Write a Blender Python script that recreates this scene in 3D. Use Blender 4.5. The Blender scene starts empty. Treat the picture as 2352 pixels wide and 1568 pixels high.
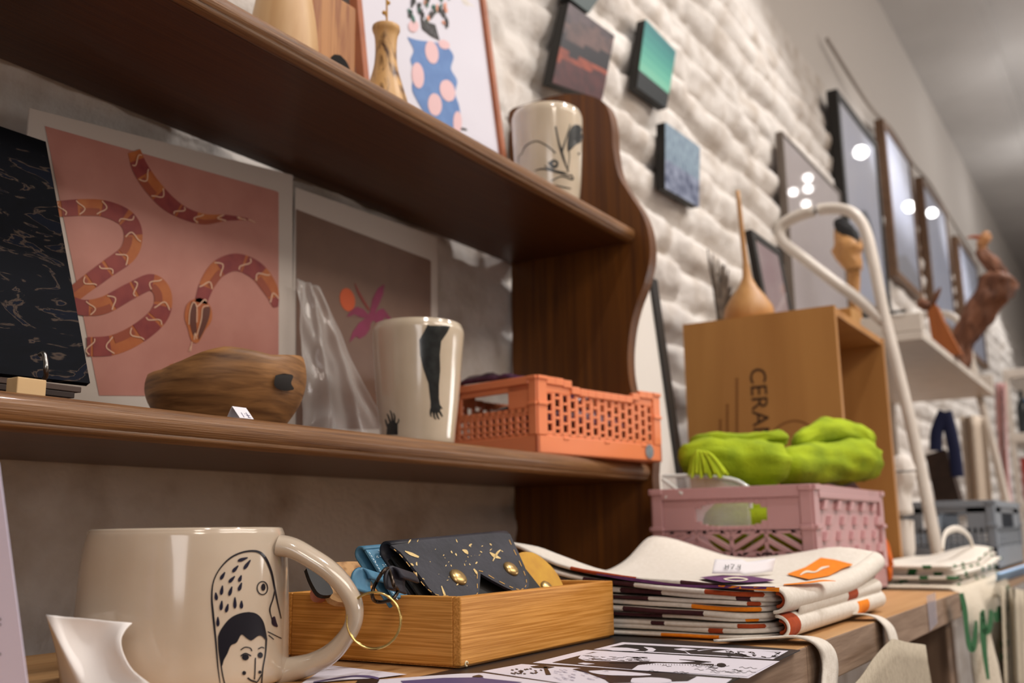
import bpy, math, random
import numpy as np
from mathutils import Vector, Matrix, noise
from mathutils.geometry import tessellate_polygon
random.seed(7)
scn = bpy.context.scene
COL = scn.collection

# ------------------------------------------------------------------ camera
F_ = 2287.0; CX_, CY_ = 1176.0, 784.0
def _n(v): v = np.array(v, float); return v/np.linalg.norm(v)
aX = _n([2650-CX_, 1200-CY_, F_]); aY = _n([-3696, 496, F_]); aY = _n(aY-aX*(aX@aY)); aZ = np.cross(aX, aY)
if aZ[1] > 0: aZ = -aZ
CAM = Vector((0, 0, .88))
cam = bpy.data.objects.new('camera', bpy.data.cameras.new('camera')); COL.objects.link(cam)
cam.matrix_world = Matrix(((aX[0], -aX[1], -aX[2], CAM.x), (aY[0], -aY[1], -aY[2], CAM.y), (aZ[0], -aZ[1], -aZ[2], CAM.z), (0, 0, 0, 1)))
cam.data.lens = 35.0; cam.data.sensor_width = 36; cam.data.clip_start = .02
cam.data.dof.use_dof = True; cam.data.dof.focus_distance = .62; cam.data.dof.aperture_fstop = 7.5
scn.camera = cam
# ------------------------------------------------------------------ world, lights, exposure
scn.view_settings.view_transform = 'Standard'; scn.view_settings.look = 'None'
scn.view_settings.gamma = 1; scn.view_settings.exposure = 0.08; scn.view_settings.use_curve_mapping = False
w = bpy.data.worlds.new('world'); scn.world = w; w.use_nodes = True
w.node_tree.nodes['Background'].inputs[0].default_value = (1, .95, .88, 1); w.node_tree.nodes['Background'].inputs[1].default_value = .3
LC = (1, .965, .94)
def lamp(name, loc, tgt, power, size=.06, spot=None, blend=.6, color=LC, area=None):
    if area: d = bpy.data.lights.new(name, 'AREA'); d.shape = 'RECTANGLE'; d.size, d.size_y = area
    elif spot: d = bpy.data.lights.new(name, 'SPOT'); d.spot_size = math.radians(spot); d.spot_blend = blend; d.shadow_soft_size = size
    else: d = bpy.data.lights.new(name, 'POINT'); d.shadow_soft_size = size
    d.energy = power; d.color = color
    o = bpy.data.objects.new(name, d); COL.objects.link(o); o.location = loc
    o.rotation_euler = (Vector(tgt)-Vector(loc)).to_track_quat('-Z', 'Y').to_euler()
lamp('ceiling_and_fill_light', (.45, -.22, 2.75), (.60, .32, .8), 31, .05, 70)
lamp('ceiling_and_fill_light', (1.45, -.35, 2.75), (1.15, .45, .95), 52, .05, 80)
lamp('ceiling_and_fill_light', (2.4, -.35, 2.8), (2.1, .72, 1.15), 72, .05, 72)
lamp('ceiling_and_fill_light', (3.9, -.3, 2.85), (3.5, .72, 1.25), 80, .05, 72)
lamp('ceiling_and_fill_light', (5.4, -.3, 2.85), (5.0, .72, 1.2), 85, .05, 72)
lamp('ceiling_and_fill_light', (7.4, -.3, 2.85), (7.0, .72, 1.2), 85, .05, 75)
lamp('ceiling_and_fill_light', (5.14, .28, 2.8), (5.1, .5, 0), 1.0, .032)
lamp('ceiling_and_fill_light', (6.24, .31, 2.8), (6.2, .5, 0), 1.0, .032)
for lx, ly in ((5.37, -.06), (5.55, -.11), (5.56, -.20), (5.82, -.20)): lamp('ceiling_and_fill_light', (lx, ly, 2.8), (lx, .5, 0), .28, .022)
lamp('ceiling_and_fill_light', (-.6, -1.6, 2.6), (.5, .6, .8), 50, .25, 90, color=(1, .88, .76))  # this one is a frontal fill, added from the camera side
lamp('ceiling_panel_light', (2.0, -1.9, 2.9), (2.0, -1.2, 0), 60, area=(3.0, .8), color=(1, .90, .80))  # broad area fill added over the room to lift the shaded fronts
lamp('ceiling_and_fill_light', (6.45, .40, 2.8), (6.4, .6, 0), .6, .028)
lamp('shop_floor_light', (5.2, -2.3, 1.1), (4.8, .72, 2.8), 42, area=(2.4, .8), color=(1, .96, .93))  # upward fill added to brighten the far ceiling, wall and prints
lamp('window_daylight', (-1.9, -1.3, 1.6), (.6, .2, 1.0), 24, area=(1.3, 1.4), color=(1, .95, .93))  # fill added from the left, no known window behind it
# ------------------------------------------------------------------ picture geometry -> real places
def ray(p):
    v = np.array([p[0]-CX_, p[1]-CY_, F_]); return Vector((v@aX, v@aY, v@aZ))
def onY(p, y): r = ray(p); return CAM + r*((y-CAM.y)/r.y)
def onX(p, x): r = ray(p); return CAM + r*((x-CAM.x)/r.x)
def onZ(p, z): r = ray(p); return CAM + r*((z-CAM.z)/r.z)
def onD(p, d): return CAM + ray(p)*(d/F_)
def onP(p, o, n): r = ray(p); return CAM + r*((Vector(o)-CAM).dot(n)/r.dot(n))
def onCyl(p, c, rf):
    """point where the sight line meets a lathe body with axis c and radius rf(z)"""
    r = ray(p); R = rf(CAM.z)
    for _ in range(8):
        a = r.x**2+r.y**2; b = -2*(r.x*(c[0]-CAM.x)+r.y*(c[1]-CAM.y)); k = (c[0]-CAM.x)**2+(c[1]-CAM.y)**2-R*R
        t = (-b-math.sqrt(max(b*b-4*a*k, 0)))/(2*a); P = CAM+r*t; R = rf(P.z)
    q = Vector((P.x-c[0], P.y-c[1], 0)); return P+q.normalized()*.0003

# ------------------------------------------------------------------ materials
def srgb(h):
    if isinstance(h, str):
        h = h.lstrip('#'); c = [int(h[i:i+2], 16)/255 for i in (0, 2, 4)]
        return tuple((x/12.92 if x <= .04045 else ((x+.055)/1.055)**2.4) for x in c)+(1,)
    return tuple(h)+(1,) if len(h) == 3 else h
_mc = {}
def M(name, col, rough=.6, col2=None, ns=40, amt=.5, bump=0, bs=60, metal=0, trans=0, coat=0, stretch=None, alpha=1, detail=6, sheen=0, ior=1.45, sss=0, pos=(.35, .65), dist=0, bd=.002):
    if name in _mc: return _mc[name]
    m = bpy.data.materials.new(name); m.use_nodes = True; nt = m.node_tree; b = nt.nodes['Principled BSDF']
    c1 = srgb(col); b.inputs['Base Color'].default_value = c1; b.inputs['Roughness'].default_value = rough
    b.inputs['Metallic'].default_value = metal; b.inputs['Transmission Weight'].default_value = trans; b.inputs['Coat Weight'].default_value = coat
    b.inputs['Coat Roughness'].default_value = .08; b.inputs['Alpha'].default_value = alpha; b.inputs['IOR'].default_value = ior
    b.inputs['Sheen Weight'].default_value = sheen
    if sss: b.inputs['Subsurface Weight'].default_value = sss; b.inputs['Subsurface Radius'].default_value = (.006, .004, .003)
    tc = nt.nodes.new('ShaderNodeTexCoord'); mp = nt.nodes.new('ShaderNodeMapping'); nt.links.new(tc.outputs['Object'], mp.inputs[0])
    if stretch: mp.inputs['Scale'].default_value = stretch
    if col2:
        n = nt.nodes.new('ShaderNodeTexNoise'); n.inputs['Scale'].default_value = ns; n.inputs['Detail'].default_value = detail; n.inputs['Distortion'].default_value = dist
        r = nt.nodes.new('ShaderNodeValToRGB'); r.color_ramp.elements[0].position, r.color_ramp.elements[1].position = pos
        r.color_ramp.elements[0].color = c1; r.color_ramp.elements[1].color = srgb(col2)
        nt.links.new(mp.outputs[0], n.inputs['Vector']); nt.links.new(n.outputs['Fac'], r.inputs[0]); nt.links.new(r.outputs[0], b.inputs['Base Color'])
    if bump:
        n2 = nt.nodes.new('ShaderNodeTexNoise'); n2.inputs['Scale'].default_value = bs; n2.inputs['Detail'].default_value = 8
        bp = nt.nodes.new('ShaderNodeBump'); bp.inputs['Strength'].default_value = bump; bp.inputs['Distance'].default_value = bd
        nt.links.new(mp.outputs[0], n2.inputs['Vector']); nt.links.new(n2.outputs['Fac'], bp.inputs['Height']); nt.links.new(bp.outputs[0], b.inputs['Normal'])
    _mc[name] = m; return m
def wood(name, c1, c2, along='x', ns=28, rough=.5, st=18, coat=0, bump=.25, pos=(.3, .7), dist=.6):
    s = {'x': (1/st*1.0, 1, 1), 'y': (1, 1/st, 1), 'z': (1, 1, 1/st)}[along]
    return M(name, c1, rough, c2, ns=ns, stretch=s, bump=bump, bs=ns*2.5, coat=coat, pos=pos, dist=dist, bd=.0006)
DARKW = lambda: wood('dark_stained_wood', '#3c1d08', '#5a330f', 'x', 420, .42, 60, coat=.1, bump=.5, pos=(.25, .75))
EDGEW = lambda: wood('worn_lit_edge_wood', '#4e2c14', '#966a40', 'x', 420, .42, 45, coat=.1, bump=1.0, pos=(.2, .8))  # worn edge; colour also lightened for the light the nose catches
DARKZ = lambda: wood('dark_stained_wood_upright', '#4a270a', '#6e400f', 'z', 110, .5, 30, coat=.05, bump=.3)
PAPER = lambda: M('white_paper', '#dcd8dc', .7)
CREAM = lambda: M('cream_canvas', '#e3dcd2', .95, '#d8d0c4', 300, bump=.5, bs=900, sheen=.1, bd=.0004)
INK = lambda: M('blue_black_ink', '#0b0d1c', .35, coat=.3)
BLACK = lambda: M('black_print', '#151417', .5)
def weave(name, col, col2):
    return M(name, col, .95, col2, 250, bump=.5, bs=800, bd=.0004)

# ------------------------------------------------------------------ mesh builder
class MB:
    def __init__(s): s.V = []; s.F = []; s.I = []; s.S = []
    def add(s, vs, fs, m=0, smooth=False):
        k = len(s.V); s.V += [tuple(v) for v in vs]
        for f in fs: s.F.append([k+i for i in f]); s.I.append(m); s.S.append(smooth)
        return s
    def box(s, a, b, m=0):
        (x0, y0, z0), (x1, y1, z1) = a, b
        v = [(x0, y0, z0), (x1, y0, z0), (x1, y1, z0), (x0, y1, z0), (x0, y0, z1), (x1, y0, z1), (x1, y1, z1), (x0, y1, z1)]
        return s.add(v, [(0, 3, 2, 1), (4, 5, 6, 7), (0, 1, 5, 4), (1, 2, 6, 5), (2, 3, 7, 6), (3, 0, 4, 7)], m)
    def obox(s, o, ax, ay, az, m=0):
        o, ax, ay, az = map(Vector, (o, ax, ay, az)); v = [o, o+ax, o+ax+ay, o+ay, o+az, o+ax+az, o+ax+ay+az, o+ay+az]
        f = [(0, 3, 2, 1), (4, 5, 6, 7), (0, 1, 5, 4), (1, 2, 6, 5), (2, 3, 7, 6), (3, 0, 4, 7)]
        if ax.cross(ay).dot(az) < 0: f = [tuple(reversed(q)) for q in f]
        return s.add(v, f, m)
    def prism(s, poly, vec, m=0, smooth=False, cap=None):
        poly = [Vector(p) for p in poly]; vec = Vector(vec); n = len(poly)
        nn = Vector((0, 0, 0))
        for i in range(n): nn += poly[i].cross(poly[(i+1) % n])
        if nn.dot(vec) > 0: poly.reverse()
        tr = tessellate_polygon([poly]); k = [p+vec for p in poly]; cap = m if cap is None else cap
        s.add(poly, tr, cap); s.add(k, [tuple(reversed(t)) for t in tr], cap)
        s.add(poly+k, [(i, i+n, (i+1) % n+n, (i+1) % n) for i in range(n)], m, smooth)
        return s
    def lathe(s, c, prof, n=40, m=0, fn=None, cap=True):
        vs = []
        for r, z in prof:
            for j in range(n):
                a = 2*math.pi*j/n; p = Vector((c[0]+r*math.cos(a), c[1]+r*math.sin(a), c[2]+z))
                vs.append(fn(p, a, r, z) if fn else p)
        fs = [(i*n+j, i*n+(j+1) % n, (i+1)*n+(j+1) % n, (i+1)*n+j) for i in range(len(prof)-1) for j in range(n)]
        s.add(vs, fs, m, True)
        if cap:
            s.add(vs[:n], [tuple(reversed(range(n)))], m); s.add(vs[-n:], [tuple(range(n))], m)
        return s
    def tube(s, pts, r, n=10, m=0, closed=False, flat=None, cap=True):
        """flat = (second radius, direction of the first radius)"""
        P = [Vector(p) for p in pts]; N = len(P); vs = []; up = Vector((0, 0, 1)); pn = None
        for i, p in enumerate(P):
            t = (P[(i+1) % N]-P[i-1]) if closed else (P[min(i+1, N-1)]-P[max(i-1, 0)])
            t.normalize()
            if flat: a = Vector(flat[1]); a = (a-t*a.dot(t)).normalized()
            else:
                a = pn if pn else (up if abs(t.z) < .9 else Vector((1, 0, 0))); a = (a-t*a.dot(t)).normalized(); pn = a
            b = t.cross(a); rr = r[i] if hasattr(r, '__len__') else r
            r2 = rr if not flat else (flat[0][i] if hasattr(flat[0], '__len__') else flat[0])
            for j in range(n):
                q = 2*math.pi*j/n; vs.append(p+a*rr*math.cos(q)+b*r2*math.sin(q))
        K = N if closed else N-1
        s.add(vs, [(i*n+j, i*n+(j+1) % n, ((i+1) % N)*n+(j+1) % n, ((i+1) % N)*n+j) for i in range(K) for j in range(n)], m, True)
        if not closed and cap: s.add(vs[:n], [tuple(reversed(range(n)))], m); s.add(vs[-n:], [tuple(range(n))], m)
        return s
    def sheet(s, G, th=.001, m=0, mfn=None, smooth=True, side=None, rnd=False):
        nu, nv = len(G), len(G[0]); G = [[Vector(p) for p in r] for r in G]
        vs = []; 
        for k in (.5, -.5):
            for i in range(nu):
                for j in range(nv):
                    du = G[min(i+1, nu-1)][j]-G[max(i-1, 0)][j]; dv = G[i][min(j+1, nv-1)]-G[i][max(j-1, 0)]
                    vs.append(G[i][j]+du.cross(dv).normalized()*th*k)
        N = nu*nv; base = len(s.V); s.V += [tuple(v) for v in vs]
        def af(f, mm): s.F.append([base+q for q in f]); s.I.append(mm); s.S.append(smooth)
        for i in range(nu-1):
            for j in range(nv-1):
                a = i*nv+j; mm = mfn(i, j) if mfn else m
                af((a, a+nv, a+nv+1, a+1), mm); af((N+a, N+a+1, N+a+nv+1, N+a+nv), mm)
        loop = [i*nv for i in range(nu)]+[(nu-1)*nv+j for j in range(1, nv)]+[i*nv+nv-1 for i in range(nu-2, -1, -1)]+[j for j in range(nv-2, 0, -1)]
        for q in range(len(loop)):
            a, b = loop[q], loop[(q+1) % len(loop)]; mm = m if side is None else (side(q, len(loop)) if callable(side) else side)
            if not rnd: af((a, a+N, b+N, b), mm)
            else:
                def out_(id_):
                    i, j = divmod(id_, nv); c = G[min(max(i, 1), nu-2)][min(max(j, 1), nv-2)]; return G[i][j]+(G[i][j]-c).normalized()*th*.5
                if q == 0: mids = len(s.V); s.V += [tuple(out_(x_)) for x_ in loop]
                p0, p1 = mids-base+q, mids-base+(q+1) % len(loop); af((a, p0, p1, b), mm); af((p0, a+N, b+N, p1), mm)
        return s
    def ink(s, quads, f, m=0):
        for q in quads: s.add([f(p) for p in q], [tuple(range(len(q)))], m)
        return s
    def text(s, txt, size, o, xd, yd, m=0, depth=.0003):
        cu = bpy.data.curves.new('t', 'FONT'); cu.body = txt; cu.size = size; cu.resolution_u = 3
        ob = bpy.data.objects.new('t', cu); COL.objects.link(ob); dg = bpy.context.evaluated_depsgraph_get(); me = ob.evaluated_get(dg).to_mesh()
        o, xd, yd = Vector(o), Vector(xd).normalized(), Vector(yd).normalized(); nn = xd.cross(yd)*depth
        s.add([o+xd*v.co.x+yd*v.co.y+nn for v in me.vertices], [tuple(p.vertices) for p in me.polygons], m)
        ob.evaluated_get(dg).to_mesh_clear(); bpy.data.objects.remove(ob); bpy.data.curves.remove(cu); return s
    def build(s, name, mats, parent=None, base=None, bevel=0, subsurf=0, seg=2, auto=False):
        me = bpy.data.meshes.new(name); b = Vector(base) if base is not None else (parent.matrix_world.translation.copy() if parent else Vector((0, 0, 0)))
        if parent is not None and base is None: b = wloc(parent)
        me.from_pydata([(v[0]-b.x, v[1]-b.y, v[2]-b.z) for v in s.V], [], s.F)
        for m in (mats if isinstance(mats, (list, tuple)) else [mats]): me.materials.append(m)
        me.polygons.foreach_set('material_index', s.I); me.polygons.foreach_set('use_smooth', s.S); me.update()
        o = bpy.data.objects.new(name, me); COL.objects.link(o)
        if parent is not None: o.parent = parent; o.location = b-wloc(parent)
        else: o.location = b
        if bevel: md = o.modifiers.new('bevel', 'BEVEL'); md.width = bevel; md.segments = seg; md.limit_method = 'ANGLE'; md.harden_normals = False
        if subsurf: md = o.modifiers.new('sub', 'SUBSURF'); md.levels = md.render_levels = subsurf
        return o
def wloc(o):
    v = Vector(o.location)
    return v+wloc(o.parent) if o.parent else v
def tag(o, label, cat, group=None):
    o['label'] = label; o['category'] = cat
    if group: o['group'] = group
    return o
def thing(name, label, cat, loc, group=None):
    o = bpy.data.objects.new(name, None); COL.objects.link(o); o.location = loc; o.empty_display_size = .02; return tag(o, label, cat, group)
def struct(o): o['kind'] = 'structure'; return o
# 2D drawing helpers: quads in drawing space, laid on a surface by a function
def cr(pts, n=8):
    out = []; P = [tuple(map(float, p)) for p in pts]
    for i in range(len(P)-1):
        a, b, c, d = P[max(i-1, 0)], P[i], P[i+1], P[min(i+2, len(P)-1)]
        for k in range(n):
            t = k/n; out.append(tuple(.5*(2*b[q]+(c[q]-a[q])*t+(2*a[q]-5*b[q]+4*c[q]-d[q])*t*t+(3*b[q]-a[q]-3*c[q]+d[q])*t**3) for q in range(len(b))))
    out.append(P[-1]); return out
def stroke(pts, w=None, n=6, smooth=True):
    """pts (x,y[,w]) -> quads"""
    P = cr(pts, n) if smooth and len(pts) > 2 else [tuple(p) for p in pts]; L = []
    for i, p in enumerate(P):
        a, b = P[max(i-1, 0)], P[min(i+1, len(P)-1)]; dx, dy = b[0]-a[0], b[1]-a[1]; l = math.hypot(dx, dy) or 1
        hw = (p[2] if len(p) > 2 else w)/2; L.append(((p[0]-dy/l*hw, p[1]+dx/l*hw), (p[0]+dy/l*hw, p[1]-dx/l*hw)))
    return [(L[i][0], L[i][1], L[i+1][1], L[i+1][0]) for i in range(len(L)-1)]
def fill(poly, step=2.0, mx=8.0, smooth=False):
    if smooth: poly = cr(list(poly)+[poly[0]], 6)[:-1]
    ys = [p[1] for p in poly]; y0, y1 = min(ys), max(ys); n = max(1, int((y1-y0)/step)); h = (y1-y0)/n; out = []
    def X(y):
        r = []
        for i in range(len(poly)):
            a, b = poly[i], poly[(i+1) % len(poly)]
            if (a[1] <= y) != (b[1] <= y): r.append(a[0]+(y-a[1])/(b[1]-a[1])*(b[0]-a[0]))
        return sorted(r)
    for i in range(n):
        ya, yb = y0+i*h, y0+(i+1)*h; A, B = X(ya+h*.02), X(yb-h*.02)
        if len(A) != len(B): A = B = X((ya+yb)/2)
        for k in range(0, len(A)-1, 2):
            c = max(1, int((A[k+1]-A[k])/mx)+1)
            for q in range(c):
                t0, t1 = q/c, (q+1)/c
                out.append(((A[k]+(A[k+1]-A[k])*t0, ya), (A[k]+(A[k+1]-A[k])*t1, ya), (B[k]+(B[k+1]-B[k])*t1, yb), (B[k]+(B[k+1]-B[k])*t0, yb)))
    return out
def ell(cx, cy, rx, ry, rot=0, n=20):
    c, s = math.cos(rot), math.sin(rot)
    return [(cx+rx*math.cos(a)*c-ry*math.sin(a)*s, cy+rx*math.cos(a)*s+ry*math.sin(a)*c) for a in [2*math.pi*i/n for i in range(n)]]
def nz(x, y=0, z=0): return noise.noise(Vector((x, y, z)))
YN = Vector((0, -1, 0))

# ================================================================== the room
WALL = .72
PLAST = M('white_plaster', '#c4b5a6', .9, '#b3a392', 6, bump=.3, bs=40)
def vn2(x, z, seed=0):
    """vectorised value noise"""
    xi, zi = np.floor(x).astype(int), np.floor(z).astype(int); xf, zf = x-xi, z-zi; xf = xf*xf*(3-2*xf); zf = zf*zf*(3-2*zf)
    h = lambda a, b: (np.sin(a*127.1+b*311.7+seed*74.7)*43758.5453) % 1.0
    return (h(xi, zi)*(1-xf)+h(xi+1, zi)*xf)*(1-zf)+(h(xi, zi+1)*(1-xf)+h(xi+1, zi+1)*xf)*zf
def wall_back():
    xs = np.concatenate([np.arange(-.6, .9, .02), np.arange(.9, 3.2, .0085), np.arange(3.2, 6, .02), np.arange(6, 12.01, .08)])
    zs = np.concatenate([np.arange(0, .75, .05), np.arange(.75, 2.3, .0085), np.arange(2.3, 3.1, .06), [3.12]])
    X, Z = np.meshgrid(xs, zs)
    wob = .030*vn2(X*1.8, Z*2.0, 1)+.016*vn2(X*9, Z*8, 2)+.006*vn2(X*30, Z*30, 12)
    row = (Z+wob)/.078; ri = np.floor(row); rf = row-ri
    ln = .28+.18*((np.sin(ri*91.7)*437.5) % 1); cx = (X+((np.sin(ri*37.1)*95.3) % 1)*.4+.03*vn2(X*9, Z*9, 3))/ln; cf = cx-np.floor(cx)
    pr = (1-np.abs(2*rf-1)**3.4)**1.0*(1-.45*(np.abs(2*cf-1))**14)*(.75+.25*np.clip(rf*1.4, 0, 1))
    h = ((np.sin(ri*12.9+np.floor(cx)*78.2)*4375.8) % 1)
    rel = pr*(.65+.5*h)*.032+.012*vn2(X*6, Z*20, 4)+.008*vn2(X*20, Z*40, 5)+.0035*vn2(X*70, Z*90, 6)
    rough = (.05*vn2(X*9, Z*7, 8)+.022*vn2(X*24, Z*26, 9)+.010*vn2(X*60, Z*60, 10)-.035)
    k = 1/(1+np.exp(-(X-1.18-.15*(Z-1.4))*26)); flat = .004*vn2(X*14, Z*14, 7)+.003*vn2(X*40, Z*40, 7)
    inn = np.clip((Z-1.22)*30, 0, 1)
    d = k*rel+(1-k)*(inn*(rough*.8+.012)+(1-inn)*flat)
    top = np.clip((2.32-.1*vn2(X*2, Z*0, 11)-Z)*5, 0, 1)
    Yv = .742-np.clip(d*top, 0, .052)-.006*(1-top)
    n, m = X.shape; V = np.stack([X, Yv, Z], -1).reshape(-1, 3)
    idx = np.arange(n*m).reshape(n, m); Fq = np.stack([idx[:-1, :-1], idx[:-1, 1:], idx[1:, 1:], idx[1:, :-1]], -1).reshape(-1, 4)
    me = bpy.data.meshes.new('wall_back'); me.from_pydata(V.tolist(), [], Fq.tolist()); me.materials.append(M('whitewashed_stone', '#d2ccc6', .85, '#ac9f92', 14, bump=.6, bs=90, bd=.004, pos=(.48, .76)))
    me.materials.append(M('upper_plaster', '#c6c0ba', .9)); zc_ = (Z[:-1, :-1]+.1*vn2(X[:-1, :-1]*2, Z[:-1, :-1]*0, 11)).reshape(-1); me.polygons.foreach_set('material_index', (zc_ > 2.36).astype(int).tolist())
    me.polygons.foreach_set('use_smooth', [True]*len(me.polygons)); me.update()
    struct_o = bpy.data.objects.new('wall_back', me); COL.objects.link(struct_o); struct(struct_o)
wall_back()
struct(MB().box((-2.1, -3.1, -.05), (12.1, .9, 0)).build('floor', wood('floor_boards', '#4a3424', '#6a4c34', 'x', 20, .5)))
struct(MB().box((-2.1, .40, 3.07), (12.1, .9, 3.2)).box((-2.1, -3.1, 3.12), (12.1, .40, 3.2)).build('ceiling', M('ceiling_paint', '#c9c6c3', .9, '#c0bdba', 3)))
struct(MB().box((-2.1, .36, 3.085), (12.1, .40, 3.12)).build('trim_1', M('ceiling_paint', '#c9c6c3')))
struct(MB().box((-2.1, -3.1, 0), (12.1, -3.0, 3.2)).build('wall_front', PLAST))
struct(MB().box((-2.1, -3.0, 0), (-2.0, .9, 3.2)).build('wall_left', PLAST))
struct(MB().box((-2.0, -2.0, .9), (-1.97, -.6, .95)).box((-2.0, -2.0, 2.3), (-1.97, -.6, 2.35)).box((-2.0, -2.0, .95), (-1.97, -1.95, 2.3)).box((-2.0, -.65, .95), (-1.97, -.6, 2.3)).box((-1.995, -1.95, .95), (-1.99, -.65, 2.3), 1).build('window_1', [PLAST, M('window_pane', '#a9bdd6', .1)]))  # unseen window, added on the left wall to go with the left fill
struct(MB().box((12.0, -3.0, 0), (12.1, .9, 3.2)).build('wall_right', PLAST))

# ================================================================== dark shelf unit
su = thing('shelf_unit', 'dark stained wooden hutch with two shelves and a scalloped side panel', 'shelf', (.6, .6, .8))
def nose(y0, z0, z1, yb, lip=0):
    h = z1-z0; r = h*.5; pts = [(yb, z0), (y0+.010, z0), (y0+.006, z0+.0015), (y0+.0015, z0+h*.22)]
    for i in range(9):
        a = -math.pi*.35+math.pi*.85*i/8; pts.append((y0+r*.75-r*.75*math.cos(a), z0+h*.55+h*.45*math.sin(a)))
    pts += [(yb, z1)]
    return pts
for (z0, z1, y0, xa) in ((1.2475, 1.2662, .525, .02), (.939, .9605, .517, .02)):
    MB().box((xa, y0+.0125, z0), (1.138, .716, z1-.0002)).build('shelf_board', DARKW(), su, bevel=.0004)
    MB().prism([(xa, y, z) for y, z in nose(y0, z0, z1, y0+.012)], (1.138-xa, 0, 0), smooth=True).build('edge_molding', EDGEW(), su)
prof = [(1168, 268), (1230, 250), (1290, 232), (1340, 228), (1385, 236), (1410, 258), (1421, 300), (1424, 350), (1436, 410), (1462, 455), (1490, 500), (1505, 545), (1508, 600), (1496, 655), (1476, 710), (1463, 765), (1458, 830), (1464, 890), (1482, 950), (1502, 1000), (1516, 1050), (1515, 1100), (1520, 1150), (1531, 1210), (1545, 1300)]
pp = []
for p in cr(prof, 4): q = onX(p, 1.158); pp.append((1.137, q.y, q.z))
pp = [(1.137, .716, pp[0][2]-.004)]+[q for q in pp if q[1] < .715]
zb = pp[-1]; pp += [(1.137, zb[1]-.004, .801), (1.137, .716, .801)]
MB().prism(pp, (.021, 0, 0)).build('side_panel', DARKZ(), su, bevel=.002)
MB().prism([(.0, .50, .801), (.0, .50, 1.3), (.0, .6, 1.47), (.0, .716, 1.47), (.0, .716, .801)], (.02, 0, 0)).build('side_panel', DARKZ(), su, bevel=.002)

# ================================================================== objects on the upper shelf
ZU = 1.2666
def rprof(h, pts, wall=.004, n=5):
    """outer profile + inner wall"""
    P = cr(pts, n); out = [(max(r, .0005), z) for r, z in P]; inn = [(max(r-wall, .0005), max(z, wall)) for r, z in reversed(P)]
    return [(0.0005, out[0][1])]+out+[(out[-1][0]-wall*.5, out[-1][1]+.0008)]+inn+[(.0005, wall)]
q = onY((652, 60), .612)
MB().lathe((q.x, q.y, ZU), rprof(0, [(.024, 0), (.031, .010), (.0315, .035), (.029, .065), (.023, .10), (.017, .13), (.018, .145)])).build('wooden_vase', wood('pale_maple', '#c39a6c', '#d3b083', 'z', 60, .5, 14), base=(q.x, q.y, ZU))
tag(bpy.data.objects['wooden_vase'], 'pale maple vase, leftmost item on the upper shelf', 'vase')
q0 = onY((716, 60), .598); q1 = onY((819, 60), .598)
t = thing('pine_block', 'upright pine block with a dark knot hole beside the pale vase', 'wood block', ((q0.x+q1.x)/2, .62, ZU))
PINE = wood('pine', '#b27b45', '#8a4f22', 'z', 80, .45, 16, pos=(.42, .62), dist=1.5)
mb = MB().box((q0.x, .598, ZU), (q1.x, .636, onY((819, 19), .598).z))
mb.build('block', PINE, t, bevel=.0025)
kx = onY((782, 165), .597)
MB().ink(fill(ell(kx.x, kx.z, .0155, .017, 0, 24), .002, .1), lambda p: Vector((p[0], .5974, p[1]))).build('knot_hole', M('burnt_knot', '#0c0705', .9), t)
# bud vase
q = onY((886, 150), .600)
t = thing('bud_vase', 'small turned spalted-wood bud vase holding a dried stalk', 'vase', (q.x, q.y, ZU))
zt = onY((886, 62), .6).z-ZU
SPALT = M('spalted_wood', '#cba068', .45, '#4c2c14', 60, stretch=(1, 1, .35), pos=(.47, .64), dist=1.8, bump=.2, bs=200, bd=.0005)
MB().lathe((q.x, q.y, ZU), rprof(0, [(.014, 0), (.022, .004), (.0245, .018), (.0225, .036), (.017, .055), (.0125, .072), (.0108, .088), (.0115, zt-.012), (.0140, zt-.004), (.0138, zt)], wall=.0045)).build('body', SPALT, t)
st = [(q.x, q.y, ZU+.02), (q.x+.001, q.y, ZU+zt), (q.x+.0005, q.y, ZU+zt+.05), (q.x+.003, q.y, ZU+zt+.12)]
mb = MB().tube(cr(st, 6), .0010, 6)
for dz, dx in ((.014, -.0035), (.028, .003), (.048, .004), (.06, -.003), (.08, .003)):
    p = Vector((q.x, q.y, ZU+zt+dz)); mb.tube([p-Vector((0, 0, .003)), p+Vector((dx, 0, .001))], .0006, 5)
    mb.lathe((p.x+dx, p.y, p.z), [(.0003, -.002), (.0018, -.001), (.0022, .001), (.0004, .003)], 8)
mb.build('dried_stalk', M('dried_stalk', '#b98a3c', .7), t)
# framed poster with the dotted vase
po = Vector((0, .655, ZU)); pn = Vector((0, -1, .125)).normalized()
def onPo(p, off=0): return onP(p, po+pn*off, pn)
pxr = onPo((1160, 330)).x; pxl = onPo((826, 60)).x; up = Vector((0, .125, 1)).normalized()
t = thing('framed_poster', 'framed poster of a blue dotted vase leaning on the wall behind the bud vase', 'picture', ((pxl+pxr)/2, .66, ZU))
TERRA = M('terracotta_frame', '#a8613a', .45, '#98532f', 30)
H = .42; fr = MB()
A = Vector((pxl, .655, ZU+.0005)); W = pxr-pxl; fw = .009; dp = pn*.012
for o, ax, az in ((A, Vector((fw, 0, 0)), up*H), (A+Vector((W-fw, 0, 0)), Vector((fw, 0, 0)), up*H), (A, Vector((W, 0, 0)), up*fw), (A+up*(H-fw), Vector((W, 0, 0)), up*fw)):
    fr.obox(o, ax, -dp, az)
fr.build('frame', TERRA, t, bevel=.001)
pr = MB().obox(A+Vector((fw*.5, 0, 0))+up*fw*.5-dp*.5, Vector((W-fw, 0, 0)), -dp*.1, up*(H-fw), 0)
f_ = lambda p: onPo(p, -.0054)
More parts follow.
